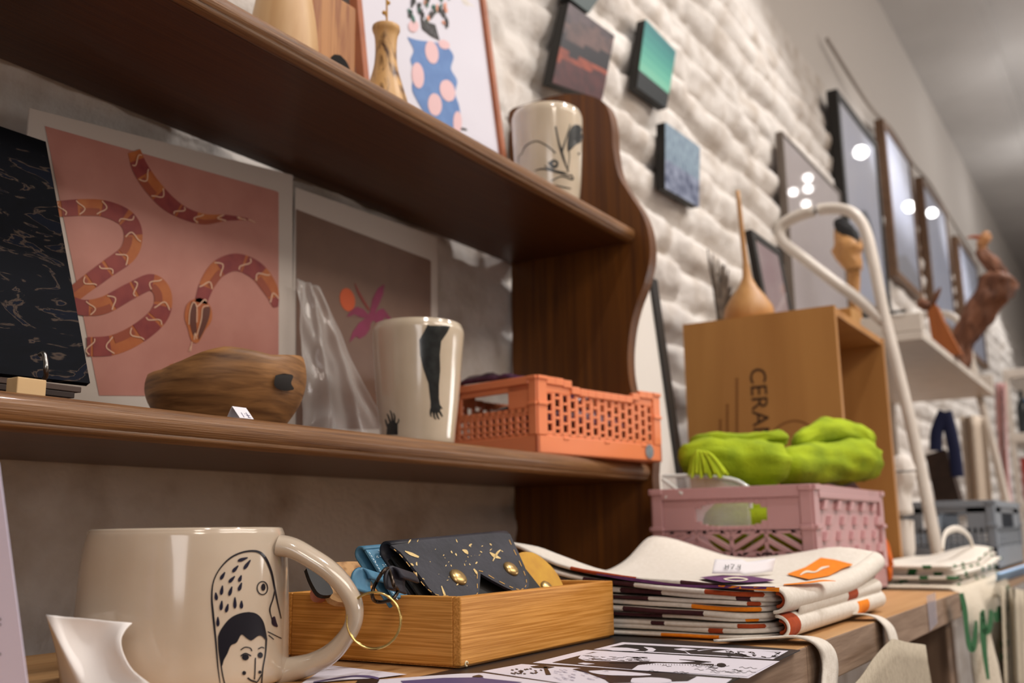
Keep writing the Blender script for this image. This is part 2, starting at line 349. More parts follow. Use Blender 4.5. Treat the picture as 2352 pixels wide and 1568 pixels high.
pr.ink(fill([(936, 85), (960, 92), (985, 95), (1012, 100), (1030, 110), (1042, 130), (1036, 158), (1050, 185), (1046, 215), (1056, 250), (1056, 300), (1000, 290), (975, 258), (955, 225), (946, 200), (952, 165), (943, 138), (950, 115), (938, 90)], 2, 12, True), f_, 1)
for e in ((992, 120, 15, 27, -.2), (960, 173, 14, 30, -.1), (1028, 208, 17, 26, -.3), (999, 240, 16, 26, -.1), (1051, 280, 10, 25, 0), (950, 60, 12, 14, 0), (1020, 102, 14, 10, .5)):
    pr.ink(fill(ell(*e), 2, 14), lambda p: onPo(p, -.0050), 2)
pr.ink(fill([(966, 38), (975, 48), (1000, 56), (1010, 92), (990, 82), (970, 66)], 2, 12), lambda p: onPo(p, -.0048), 3)
random.seed(3)
for i in range(34):
    x, y = random.uniform(940, 1032), random.uniform(-10, 36+20*random.random()); a = random.uniform(-.6, .6)
    pr.ink(fill(ell(x, y, random.uniform(2, 4.5), random.uniform(6, 13), a, 10), 3, 12), lambda p: onPo(p, -.0046), random.choice((3, 3, 4, 4, 5)))
for i in range(10): pr.ink(fill(ell(975+i*3.0, 48+i*3.4+(i % 3)*4, 1.6, 1.0), 1.5, 12), lambda p: onPo(p, -.0044), 0)
pr.ink(fill([(1057, 292), (1072, 295), (1073, 300), (1058, 298)], 2), f_, 3)
pr.build('print', [M('lilac_white_print', '#cfccd6', .55), M('blue_print', '#5f82b6', .6, '#5577ac', 60), M('pink_print', '#d8b3b5', .6), M('charcoal_print', '#2f2d2c', .6), M('green_print', '#2f6154', .6), M('peach_print', '#d79274', .6)], t)

# lathe cups with drawings
def cup(name, label, c, prof, axis_n=64):
    t = thing(name, label, 'cup', c); P = cr(prof, 8); out = [(r, z) for r, z in P]; wl = .0035
    inn = [(r-wl, max(z, .005)) for r, z in reversed(P)]
    top = out[-1]; rim = [(top[0]-wl*.5+wl*.5*math.cos(a), top[1]+wl*.5*math.sin(a)) for a in (0.5, 1.0, 1.57, 2.1, 2.6)]
    mb = MB().lathe(c, [(.0005, 0)]+out+rim+inn+[(.0005, .005)], axis_n)
    zs = np.array([z for r, z in out]); rs = np.array([r for r, z in out]); rf = lambda z: float(np.interp(z-c[2], zs, rs))
    return t, mb, lambda p: onCyl(p, c, rf)
GLAZE = M('cream_glaze', '#cfc0ab', .16, '#c6b7a1', 25, coat=.6, ior=1.5, bump=.05, bs=60, sss=.15)
q = onY((1259, 380), .590); c1 = (q.x, q.y, ZU)
zt1 = onY((1259, 268), .59).z-ZU
t, mb, f1 = cup('painted_cup', 'handleless white cup with brushed faces beside the scalloped panel', c1, [(.030, 0), (.036, .004), (.0385, .02), (.0415, .05), (.0445, zt1-.018), (.0445, zt1-.006), (.0425, zt1)])
for sk in ([(1198, 355, 1.5), (1208, 335, 2.5), (1232, 324, 2.5), (1258, 336, 3), (1276, 352, 3.5)], [(1276, 290, 4), (1283, 325, 4), (1290, 350, 6), (1298, 375, 4), (1306, 395, 2)], [(1290, 350, 5), (1300, 318, 3), (1310, 285, 2)], [(1228, 392, 1.5), (1250, 388, 4), (1285, 397, 4), (1312, 404, 3)], [(1250, 380, 2), (1275, 392, 4), (1300, 396, 2)], [(1265, 416, 2), (1290, 405, 3), (1315, 412, 4), (1312, 400, 2)], [(1275, 425, 2), (1295, 430, 3), (1312, 433, 2)], [(1190, 375, 1), (1192, 360, 1.5), (1200, 352, 1.5)], [(1303, 395, 2), (1308, 360, 2), (1306, 330, 2), (1320, 290, 2)]):
    mb.ink(stroke(sk), f1, 1)
mb.ink(fill([(1258, 374), (1272, 366), (1282, 372), (1280, 384), (1268, 386)], 1.5, 6, True), f1, 1)
mb.ink(fill(ell(1273, 376, 3.5, 3.5), 1.5, 6), lambda p: f1(p)+YN*.0003, 0)
mb.ink(fill([(1303, 330), (1306, 305), (1316, 288), (1330, 287), (1337, 300), (1338, 322), (1322, 333), (1305, 348)], 1.5, 5, True), f1, 1)
mb.ink(fill(ell(1329, 353, 2.5, 3), 1.5, 6), f1, 1)
mb.build('body', [GLAZE, M('black_brush_ink', '#16191c', .3, '#2a2f30', 120, coat=.3)], t)

# ================================================================== lower shelf
ZL = .9607
# snake poster
t = thing('snake_poster', 'pink poster of an orange and red snake on the wall behind the lower shelf', 'poster', (.56, .7, .962))
tl, tr_, br, bl = onY((68, 248), .7), onY((672, 402), .7), onY((676, 900), .7), onY((170, 900), .7)
br.z = bl.z = .9615; bl.x = tl.x
ps = MB().prism([tl, tr_, br, bl], (0, .0015, 0), 0)
fs = lambda p: onY(p, .6996)
ps.ink(fill([(103, 289), (640, 440), (640, 912), (228, 910)], 4, 700), fs, 1)
def snake(pts, n=10):
    P = [p for p in cr(pts, n)]; Q = stroke(P, smooth=False)
    ps.ink(Q, lambda p: onY(p, .6993), 2)
    L = [0]
    for a, b in zip(P, P[1:]): L.append(L[-1]+math.hypot(b[0]-a[0], b[1]-a[1]))
    k = 0; pos = 18; f_s = 1
    while pos < L[-1]-8:
        ln = 42+22*((k*37) % 5)/5; seg = [p for p, l in zip(P, L) if pos <= l <= pos+ln]
        if len(seg) > 2:
            if k % 3 != 1: ps.ink(stroke(seg, smooth=False), lambda p: onY(p, .6990), 3)
            else:   # saddle on one side
                sg = [(a[0], a[1]) for a in seg]; S = stroke(seg, smooth=False)
                half = [(q_[0], ((q_[0][0]*.55+q_[1][0]*.45), (q_[0][1]*.55+q_[1][1]*.45)), ((q_[3][0]*.55+q_[2][0]*.45), (q_[3][1]*.55+q_[2][1]*.45)), q_[3]) for q_ in S]
                ps.ink(half, lambda p: onY(p, .6990), 4)
            for e in (0,):
                a = seg[e]; b = seg[1] if e == 0 else seg[-2]; dx, dy = b[0]-a[0], b[1]-a[1]; l = math.hypot(dx, dy) or 1; tx, ty = dx/l, dy/l; nx_, ny_ = -ty, tx; wv = a[2]*.42
                f_s = 1 if e == 0 else -1
                pts = [(a[0]+nx_*wv*u+tx*f_s*10*math.sin(u*2.4+k), a[1]+ny_*wv*u+ty*f_s*10*math.sin(u*2.4+k)) for u in (-1, -.6, -.2, .2, .6, 1)]
                ps.ink(stroke(pts, 2.6, 4), lambda p: onY(p, .6987), 5)
        pos += ln+1; k += 1
snake([(308, 347, 30), (322, 385, 36), (348, 425, 38), (385, 465, 36), (425, 490, 28), (470, 503, 24), (520, 500, 14), (572, 503, 3)])
snake([(120, 481, 36), (185, 476, 38), (240, 479, 38), (288, 500, 40), (306, 535, 42), (295, 580, 42), (245, 618, 40), (195, 655, 38), (150, 690, 36)])
snake([(150, 690, 34), (190, 706, 36), (240, 700, 40), (300, 668, 38), (348, 648, 38), (374, 675, 40), (366, 722, 44), (318, 765, 46), (260, 792, 46), (200, 796, 44)])
snake([(457, 715, 26), (466, 680, 30), (480, 645, 36), (505, 615, 40), (545, 602, 40), (590, 622, 40), (622, 665, 34), (634, 705, 12)])
snake([(390, 842, 10), (430, 836, 18), (480, 838, 18), (520, 845, 12)])
ps.ink(fill([(438, 690), (462, 684), (484, 705), (486, 735), (470, 760), (455, 786), (440, 782), (432, 755), (424, 728), (428, 702)], 2, 10, True), lambda p: onY(p, .6990), 2)
for pl in ([(440, 692), (450, 700), (450, 730), (452, 760), (444, 770), (436, 740), (436, 710)], [(466, 708), (482, 705), (480, 730), (468, 760), (456, 780), (458, 750)]):
    ps.ink(fill(pl, 2, 10, True), lambda p: onY(p, .6987), 6)
for sk in ([(434, 745), (436, 715), (444, 694), (452, 705), (452, 740)], [(452, 770), (462, 735), (466, 706), (480, 702)], [(446, 780), (448, 765), (452, 778)]): ps.ink(stroke(sk, 2.2), lambda p: onY(p, .6984), 5)
for sk in ([(441, 784), (438, 806)], [(438, 795), (434, 806)]): ps.ink(stroke(sk, 1.8, smooth=False), lambda p: onY(p, .6987), 5)
ps.ink(stroke([(570, 503), (586, 511)], 2, smooth=False), lambda p: onY(p, .6987), 5)
SN = [M('poster_margin', '#cbc2ba', .25, coat=.3), M('dusty_pink', '#bd8478', .3, '#b57b70', 30, coat=.25), M('snake_orange', '#a8562a', .4, '#b86a35', 60), M('snake_crimson', '#7d2a2e', .4, '#8f3a35', 60), M('snake_russet', '#93442b', .4), M('snake_cream', '#dcb498', .4), M('snake_brown', '#5e2f22', .4)]
ps.build('snake_poster_print', SN, t); bpy.data.objects['snake_poster_print'].name = 'print'
# flower poster
t = thing('flower_poster', 'taupe poster of a magenta flower with an orange oval behind the arm cup', 'poster', (.83, .7, .962))
tl, tr_ = onY((677, 430), .702), onY((1004, 545), .702); z1_ = tl.z
fp = MB().prism([(tl.x+.001, .7015, z1_), (tr_.x, .7015, tr_.z), (tr_.x, .7015, .9615), (tl.x+.001, .7015, .9615)], (0, .0015, 0), 0)
g = lambda p: onY(p, .7010)
fp.ink(fill([(680, 480), (990, 598), (990, 985), (680, 985)], 4, 900), g, 1)
h_ = lambda p: onY(p, .7006)
fp.ink(fill(ell(798, 688, 17, 27, -.2, 28), 2, 20), h_, 2)
for pl in ([(850, 715), (856, 685), (868, 662), (883, 652), (880, 675), (872, 695), (864, 712), (862, 722), (868, 712), (880, 708), (892, 722), (905, 741), (893, 736), (884, 728), (878, 738), (876, 748), (868, 744), (858, 735), (852, 742), (850, 755), (840, 770), (826, 778), (818, 772), (802, 787), (810, 762), (824, 742), (840, 730), (832, 730), (815, 722), (796, 728), (806, 712), (820, 704), (836, 710), (846, 722)],):
    fp.ink(fill(pl, 1.5, 20), h_, 3)
fp.ink(stroke([(815, 650, 2), (822, 668, 5), (834, 690, 6), (848, 712, 5)]), h_, 4)
fp.build('print', [SN[0], M('taupe_print', '#7c6153', .3, '#765c4f', 30, coat=.25), M('orange_oval', '#c2501a', .4), M('magenta_petal', '#86204e', .4, '#7a1c40', 40), M('dark_red_stem', '#7c2418', .4)], t)

# cellophane in front of the posters
random.seed(5)
def cello(name, label, c4, fold, y_amp, seed):
    G = []
    for i in range(34):
        r = []
        for j in range(34):
            u, v = i/33, j/33
            a = c4[0]*(1-u)*(1-v)+c4[1]*u*(1-v)+c4[2]*u*v+c4[3]*(1-u)*v
            s_ = math.sin((u*fold+v*.8)*6.28+2*nz(u*3, v*2, seed))
            a = a+Vector((0, -y_amp*(.35+.65*v)*(s_*.5+.5)**3+.004*nz(u*6, v*6, seed), 0)); r.append(a)
        G.append(r)
    mb = MB().sheet(G, .0003)
    if 'clear_film' not in _mc:
        m = bpy.data.materials.new('clear_film'); m.use_nodes = True; nt = m.node_tree; nt.nodes.clear()
        out = nt.nodes.new('ShaderNodeOutputMaterial'); mx = nt.nodes.new('ShaderNodeMixShader'); tr = nt.nodes.new('ShaderNodeBsdfTransparent'); gl = nt.nodes.new('ShaderNodeBsdfPrincipled')
        gl.inputs['Base Color'].default_value = (.8, .78, .76, 1); gl.inputs['Roughness'].default_value = .12; gl.inputs['Coat Weight'].default_value = 1
        lw = nt.nodes.new('ShaderNodeLayerWeight'); lw.inputs[0].default_value = .35; mr = nt.nodes.new('ShaderNodeMapRange'); mr.inputs[3].default_value = .10; mr.inputs[4].default_value = .75
        nt.links.new(lw.outputs['Facing'], mr.inputs[0]); nt.links.new(mr.outputs[0], mx.inputs[0]); nt.links.new(tr.outputs[0], mx.inputs[1]); nt.links.new(gl.outputs[0], mx.inputs[2]); nt.links.new(mx.outputs[0], out.inputs[0]); _mc['clear_film'] = m
    o = mb.build(name, _mc['clear_film'], base=(c4[3]+c4[2])/2); tag(o, label, 'plastic film'); return o
c4 = [onY((680, 640), .690), onY((735, 660), .690), onY((905, 985), .675), onY((700, 985), .675)]
for k in (2, 3): c4[k].z = .9625
cello('cellophane_sheet', 'crinkled clear cellophane in front of the flower poster', c4, 2.6, .010, 3)

# marbled notebooks on a wire easel
t = thing('marbled_notebook', 'dark navy marbled notebook leaning on a wire easel at the left', 'notebook', (.33, .6, ZL+.01))
no = Vector((.41, .587, .975)); nn_ = Vector((0, -1, .44)).normalized(); nup = Vector((0, .44, 1)).normalized()
a, b, c, d = onP((-40, 276), no, nn_), onP((105, 325), no, nn_), onP((207, 880), no, nn_), onP((-10, 856), no, nn_)
MARB = M('navy_marbling', '#070a12', .85, '#4a3e36', 16, stretch=(1.3, 1, 3.2), pos=(.545, .575), dist=2.2, detail=6, ior=1.25)
_r = MARB.node_tree.nodes['Color Ramp'].color_ramp; e = _r.elements.new(.60); e.color = srgb('#0a0f1c'); e = _r.elements.new(.45); e.color = srgb('#0b1424'); _r.elements[0].color = srgb('#05070d'); _r.elements[0].position = .3
MB().prism([a, b, c, d], -nn_*.004, 0).build('cover', MARB, t, bevel=.0006)
back = [v-nn_*.0045 for v in (a, b, c, d)]; MB().prism([p+Vector((-.004, 0, .002)) for p in back], -nn_*.003, 0).build('pages', M('page_edges', '#6b5a4e', .8), t)
t2 = thing('notebook_stack', 'dark brown cards lying fanned beneath the navy notebook', 'notebook', (.33, .58, ZL), None)
c0 = onP((152, 896), Vector((0, .61, .966)), Vector((0, -1, 0)))
for k in range(4):
    o = Vector((.22, .585+.002*k, ZL+.0012+.0045*k)); ln = .163+.006*k
    MB().obox(o, (ln, .0, 0), (0, .055, .002), (0, 0, .0038)).build('card_block', M('dark_card%d' % (k % 2), ('#2a1d18', '#4a3a32')[k % 2], .7), t2, bevel=.0005)
t = thing('wire_easel', 'grey wire display easel hooking the front of the navy notebook', 'easel', (.34, .58, ZL))
h0, h1, h2 = onY((100, 812), .572), onY((105, 850), .569), onY((100, 872), .578)
MB().tube(cr([h0+Vector((0, .004, 0)), h0, (h0+h1)/2+Vector((0, -.001, 0)), h1, h2, Vector((h2.x-.002, .60, ZL+.004)), Vector((h2.x-.003, .69, ZL+.004)), Vector((h2.x-.003, .70, 1.10))], 6), .0016, 8).build('hook', M('grey_wire', '#9a9a98', .3, metal=1), t)
MB().tube(cr([(.24, .60, ZL+.004), (.24, .57, ZL+.004), (.24, .565, 1.0)], 5), .0016, 8).build('hook', M('grey_wire', '#9a9a98', .3, metal=1), t)
MB().tube([(.24, .69, ZL+.004), (h2.x, .69, ZL+.004)], .0016, 8).build('base_wire', M('grey_wire', '#9a9a98', .3, metal=1), t)
p0, p1 = onY((36, 866), .532), onY((101, 898), .532)
MB().box((p0.x, .530, ZL), (p1.x, .541, onY((60, 868), .532).z)).build('wooden_tag', wood('pale_tag_wood', '#d8b98c', '#c9a676', 'x', 60, .6), base=(p0.x, .53, ZL), bevel=.0006)
tag(bpy.data.objects['wooden_tag'], 'small pale wooden block in front of the navy notebook', 'wood block')

# live-edge wooden bowl
q = onY((521, 900), .600); cb = Vector((q.x, .600, ZL)); rb = .0605
t = thing('wooden_bowl', 'live-edge wooden bowl with a wavy rim and a charred patch', 'bowl', cb)
def bowlr(s_): return .66+.345*math.sin(min(1, s_)*1.9+.10)
RIM = [onY((px_, py_), .6).z-ZL for px_, py_ in ((340, 838), (365, 845), (410, 851), (465, 845), (521, 835), (567, 833), (612, 845), (658, 860), (690, 858), (704, 855))]
def bowl_pt(a, s_, off):
    va = math.atan2(-CAM.y+cb.y, -(CAM.x-cb.x)) # direction away from the camera
    rr_ = Vector((aX[0], aY[0])).normalized(); cs_ = math.cos(a)*rr_.x+math.sin(a)*rr_.y; fr_ = math.cos(a)*rr_.y-math.sin(a)*rr_.x
    zr = float(np.interp(cs_, (-1, -.85, -.6, -.3, 0, .25, .5, .75, .92, 1), RIM))-(.0 if fr_ > 0 else .004*min(1, -fr_*3))
    z = zr*s_; r = rb*bowlr(s_)-off
    return Vector((cb.x+r*math.cos(a), cb.y+r*math.sin(a), ZL+z+(off*.6 if s_ < .2 else 0)))
N = 72; rows = [(s_/12, 0) for s_ in range(13)]+[(s_/12, .0045) for s_ in range(12, -1, -1)]
vs = [bowl_pt(2*math.pi*j/N, s_, o_) for s_, o_ in rows for j in range(N)]
mb = MB().add(vs, [(i*N+j, i*N+(j+1) % N, (i+1)*N+(j+1) % N, (i+1)*N+j) for i in range(len(rows)-1) for j in range(N)], 0, True)
mb.add(vs[:N], [tuple(reversed(range(N)))], 0); mb.add(vs[-N:], [tuple(range(N))], 0)
BW = M('bowl_wood', '#a8794a', .5, '#4a2c16', 75, stretch=(.35, .35, 2.6), pos=(.30, .80), dist=.5, bump=.3, bs=160, bd=.0006)
mb.build('body', BW, t)
def onbowl(p):
    P = onCyl(p, cb, lambda z: rb*bowlr(max(z-ZL, 0)/.045)+.0008); return P
MB().ink(fill([(632, 862), (650, 858), (672, 862), (668, 880), (674, 894), (650, 897), (630, 886)], 2, 5, True), onbowl).build('charred_patch', M('charred_wood', '#140d0a', .7), t)
# little folded price tag
a, b, c = onZ((542, 958), ZL+.001), onZ((583, 961), ZL+.001), None
y0 = .5245; l = onY((556, 957), y0); r = onY((583, 960), y0); topz = onY((545, 934), .531).z
ptag = MB(); X0, X1 = onY((551, 955), y0).x, onY((583, 960), y0).x
for sgn in (0, 1):
    ya, yb = (y0, .531) if sgn == 0 else (.538, .531)
    ptag.obox((X0, ya, ZL), (X1-X0, 0, 0), (0, .0003, 0), (-.0015, yb-ya, topz-ZL), 0)
for sx, pts in ((0, [(.35, .1), (.35, .5)]), (0, [(.55, .45), (.6, .4)]), (0, [(.72, .55), (.72, .15)]), (0, [(.6, .3), (.88, .32)]), (0, [(.62, .12), (.85, .10)])):
    ptag.ink(stroke(pts, .035, smooth=False), lambda p: Vector((X0+(X1-X0)*p[0]-.0015*p[1], y0+(.531-y0)*p[1]-.0003, ZL+(topz-ZL)*p[1])), 1)
o = ptag.build('price_tag', [M('white_card', '#e9e6ee', .6), M('violet_pen', '#3a3068', .6)], base=(X0, .53, ZL)); tag(o, 'tiny folded white price tag in front of the wooden bowl', 'price tag')

# arm cup
q = onY((960, 880), .580); c2 = (q.x, .580, ZL); zt2 = onY((960, 752), .58).z-ZL
t, mb, f2 = cup('arm_cup', 'tall cream cup painted with a black arm and hand on the lower shelf', c2, [(.031, 0), (.0345, .003), (.0365, .02), (.0398, .05), (.0430, zt2-.028), (.0446, zt2-.010), (.0442, zt2-.004), (.0425, zt2)])
mb.ink(fill([(982, 746), (1034, 748), (1028, 762), (1013, 784), (1010, 815), (1011, 850), (1008, 885), (1008, 915), (1010, 928), (990, 930), (988, 915), (984, 880), (972, 845), (965, 815), (963, 780), (972, 765)], 1.5, 4), f2, 1)
mb.ink(fill([(989, 925), (1009, 924), (1012, 940), (1006, 948), (993, 948), (989, 940)], 1.5, 4), f2, 1)
for sk in ([(990, 938, 5), (989, 950, 4), (991, 957, 2)], [(996, 944, 5), (997, 956, 4), (1001, 963, 2)], [(1001, 944, 5), (1005, 956, 4), (1009, 963, 2)], [(1006, 940, 5), (1013, 951, 4), (1016, 957, 2)], [(1008, 930, 5), (1014, 937, 3), (1016, 937, 2)]): mb.ink(stroke(sk), f2, 1)
mb.ink(fill([(888, 998), (890, 975), (898, 967), (908, 968), (914, 976), (914, 998)], 1.5, 4), f2, 1)
for sk in ([(891, 980, 5), (887, 968, 4), (886, 962, 2)], [(897, 970, 5), (892, 955, 3.5), (889, 950, 2)], [(902, 970, 5), (900, 952, 3.5), (896, 942, 2)], [(906, 970, 5), (907, 957, 3.5), (904, 948, 2)], [(911, 975, 4), (916, 966, 3), (915, 961, 2)]): mb.ink(stroke(sk), f2, 1)
mb.build('body', [GLAZE, _mc['black_brush_ink']], t)

# ---- folding crates
def crate(name, label, o, ux, uy, L, D, H, mat, pat='slot', dip=True, base_h=None, holes=True, mats2=None):
    """o near-left corner; ux along length, uy along depth"""
    t = thing(name, label, 'crate', o); o = Vector(o); ux = Vector(ux).normalized(); uy = Vector(uy).normalized(); Z = Vector((0, 0, 1)); th = H*.035
    bh = base_h or H*.22
    def panel(o_, u, inward, W, name_, style):
        mb = MB(); P = lambda a, z, dd=0: o_+u*a+Z*z+inward*dd
        def bar(a0, a1, z0, z1, d0=0, d1=None): 
            if a1 > a0 and z1 > z0: mb.obox(P(a0, z0, d0), u*(a1-a0), inward*((th if d1 is None else d1)-d0), Z*(z1-z0))
        e = W*.045+.004; hb = H*.10; z0, z1 = bh, H-hb
        for s0 in (0, W-e): 
            bar(s0, s0+e, bh, H, -th*.6)
            bar(s0-.0008, s0+e+.0008, H*.62, H*.66, -th*1.2); bar(s0-.0008, s0+e+.0008, H*.95, H, -th*1.2)
        if dip and style != 'handle':
            for i in range(14):
                a0 = e+(W-2*e)*i/14; a1 = e+(W-2*e)*(i+1)/14; m_ = (a0+a1)/2/W
                dz = H*.10*(1/(1+math.exp(-(m_-.25)*60))-1/(1+math.exp(-(m_-.78)*60)))
                bar(a0, a1, H-hb-dz, H-dz, -th*.8)
            zt_ = H-hb-H*.10
            bar(e, W*.25, zt_, H-hb); bar(W*.78, W-e, zt_, H-hb)
        else: bar(e, W-e, H-hb, H, -th*.8); zt_ = H-hb
        bar(e, W-e, bh, bh+H*.04)
        if style == 'slot':
            nC = max(8, int(W/(H*.17))); cw = (W-2*e)/nC; nR = 4; rh = (zt_-bh-H*.04)/nR
            for i in range(nC+1): bar(e+i*cw-cw*.22, e+i*cw+cw*.22, bh, zt_)
            for i in range(nC):
                for r_ in range(nR+1):
                    zc = bh+H*.04+rh*(r_+(.5 if i % 2 else 0)); 
                    if zc < zt_: bar(e+i*cw, e+(i+1)*cw, max(bh, zc-rh*.14), min(zt_, zc+rh*.14))
        elif style == 'handle':
            hz0, hz1 = H*.60, H*.82; ha, hb2 = W*.28, W*.76
            bar(e, ha, hz0, zt_); bar(hb2, W-e, hz0, zt_); bar(e, W-e, hz1, zt_)
            bar(e, W-e, hz0-H*.07, hz0)
            nC = 13; cw = (W-2*e)/nC
            for i in range(nC+1): bar(e+i*cw-cw*.28, e+i*cw+cw*.28, bh, hz0)
            for r_ in range(1, 4): bar(e, W-e, bh+(hz0-bh)*r_/4-.0012, bh+(hz0-bh)*r_/4+.0012)
        elif style == 'diamond':
            hz0, hz1 = H*.66, H*.86; ha, hb2 = W*.27, W*.72
            nn = 12
            for i in range(nn):     # rounded hand hole
                a0 = ha+(hb2-ha)*i/nn; a1 = ha+(hb2-ha)*(i+1)/nn; m_ = abs((i+.5)/nn*2-1); c_ = (1-math.sqrt(max(0, 1-m_**4)))*(hz1-hz0)*.5
                bar(a0, a1, hz1-c_, zt_); bar(a0, a1, hz0-H*.05, hz0+c_)
            bar(e, ha, hz0-H*.05, zt_); bar(hb2, W-e, hz0-H*.05, zt_)
            zc0, zc1 = bh, hz0-H*.05; nC = 4; cw = (W-2*e)/nC; nR = 2; rh = (zc1-zc0)/nR
            for i in range(nC):
                for r_ in range(nR):
                    A0 = e+i*cw; B0 = zc0+r_*rh; s_ = 1 if (i+r_) % 2 else -1
                    for k in (-.8, -.3, .2, .7):
                        ax0, az0, ax1, az1 = 0, k, 1, k+.95
                        if az0 < 0: ax0 = -az0/.95; az0 = 0
                        if az1 > 1: ax1 = (1-k)/.95; az1 = 1
                        if ax1 <= ax0: continue
                        if s_ < 0: ax0, ax1 = 1-ax0, 1-ax1
                        p0_, p1_ = P(A0+ax0*cw, B0+az0*rh), P(A0+ax1*cw, B0+az1*rh); dv = (p1_-p0_)
                        pw = Z*rh*.27; mb.obox(p0_-pw*.5, dv, inward*th, pw)
            for r_ in range(nR+1): bar(e, W-e, zc0+r_*rh-H*.02, zc0+r_*rh+H*.02)
            for i in range(1, nC): bar(e+i*cw-.002, e+i*cw+.002, zc0, zc1)
        elif style == 'stud':
            bar(e, W-e, bh, zt_, th*.4)
            nC, nR = 5, 5; cw = (W-2*e)/nC; rh = (zt_-bh)/nR
            for i in range(nC):
                for r_ in range(nR):
                    a0 = e+(i+.3+(.35 if r_ % 2 else 0))*cw; z_ = bh+(r_+.18)*rh
                    if a0+cw*.3 < W-e: mb.obox(P(a0, z_, th*.4), u*cw*.22+Z*0, -inward*th*1.2, Z*rh*.62+u*cw*.12)
            bar(e, W-e, zt_-H*.015, zt_+H*.03, -th*.9)
        return mb.build(name_, mat, t, bevel=.0006, seg=1)
    ins = th*.5
    panel(o, ux, uy, L, 'side_wall', pat[0]); panel(o+uy*D, ux, -uy, L, 'side_wall', pat[0])
    panel(o, uy, ux, D, 'end_wall', pat[1]); panel(o+ux*L, uy, -ux, D, 'end_wall', pat[1])
    mb = MB(); b0 = o-ux*.001-uy*.001
    for (oo, u_, w_, inw) in ((b0, ux, L+.002, uy), (b0+uy*(D+.002), ux, L+.002, -uy), (b0, uy, D+.002, ux), (b0+ux*(L+.002), uy, D+.002, -ux)): mb.obox(oo, u_*w_, inw*th*1.6, Z*bh)
    mb.obox(b0, ux*(L+.002), uy*(D+.002), Z*th)
    for k in (.18, .5, .82): mb.obox(o+ux*L*k-uy*.002+Z*bh*.82, ux*.010, uy*.004, Z*bh*.16)
    mb.build('base', mat, t, bevel=.0008, seg=1)
    return t
ORG = M('orange_plastic', '#e98a5c', .36, sss=.2)
oc0, oc1 = onZ((1236, 1041), ZL), onZ((1519, 1061), ZL); u_ = Vector((oc1.x-oc0.x, oc1.y-oc0.y, 0)); L_ = u_.length; u_.normalize(); v_ = Vector((-u_.y, u_.x, 0))
ct = crate('orange_crate', 'small orange folding crate on the right end of the lower shelf', oc0, u_, v_, L_, .150, .083, ORG, ('slot', 'handle'), base_h=.020)
sl = oc1-u_*.026-v_*.0018
MB().prism([sl+u_*(.008*math.cos(a))+Vector((0, 0, .0115+.0085*math.sin(a))) for a in [2*math.pi*i/20 for i in range(20)]], -v_*.0004, 0).build('round_sticker', M('grey_sticker', '#8d9399', .5, '#6f767e', 200), ct)
# purple packets in the crate
mb = MB(); random.seed(2)
G = []
for i in range(14):
    r = []
    for j in range(10):
        a = oc0+u_*(.010+(L_*.55)*i/13)+v_*(.02+.11*j/9); r.append(Vector((a.x, a.y, ZL+.070+.007*math.sin(i*.55+j*.4)+.008*nz(i*.35, j*.5)+.036*(j/9)*math.exp(-((i-4)/6)**2))))
    G.append(r)
o = MB().sheet(G, .006).build('purple_packet', M('purple_foil', '#3a1d33', .35, '#57304d', 70, coat=.5), base=oc0+u_*.08+v_*.08+Vector((0, 0, .06))); tag(o, 'crumpled dark purple packet inside the orange crate', 'packet')


# ================================================================== table
ZT = .80
TX1 = 1.362; TY0 = .212; XS = onY((1852, 1484), TY0).x; XS2 = onY((2012, 1423), TY0).x
t = thing('display_table', 'rustic wooden display table carrying mug, tray and tote bags', 'table', (.6, .45, 0))
TOP = wood('table_top_wood', '#c59a68', '#ae8050', 'x', 60, .5, 16)
RAIL = wood('rail_end_wood', '#9c8470', '#7a624f', 'x', 130, .75, 14, bump=.6)
for a, b in ((-.35, XS), (XS+.0012, XS2), (XS2+.0012, TX1)):
    mb = MB().box((a, TY0, ZT-.030), (b, .682, ZT)); mb.I = [1, 0, 1, 1, 1, 1]; mb.build('tabletop_plank', [TOP, RAIL], t, bevel=.0012)
for x, y in ((XS-.030, TY0+.002), (TX1-.055, TY0+.01), (TX1-.055, .63), (-.33, .24), (-.33, .63), (XS-.028, .63)):
    MB().box((x, y, 0.001), (x+.028 if x > 0 else x+.05, y+.04, ZT-.0305)).build('leg', wood('leg_wood', '#8a715c', '#6d5644', 'z', 60, .75, 10, bump=.5), t, bevel=.0015)
MB().box((-.3, .23, .30), (TX1-.03, .68, .32)).build('lower_board', wood('dark_board', '#3b2a1e', '#523a28', 'x', 30, .6), t)
MB().prism([onY(p, TY0-.001) for p in ((2128, 1368), (2148, 1360), (2153, 1430), (2136, 1449))], (0, -.0003, 0)).build('adhesive_tape', M('clear_tape', '#dcd8e4', .15, alpha=.35), t)

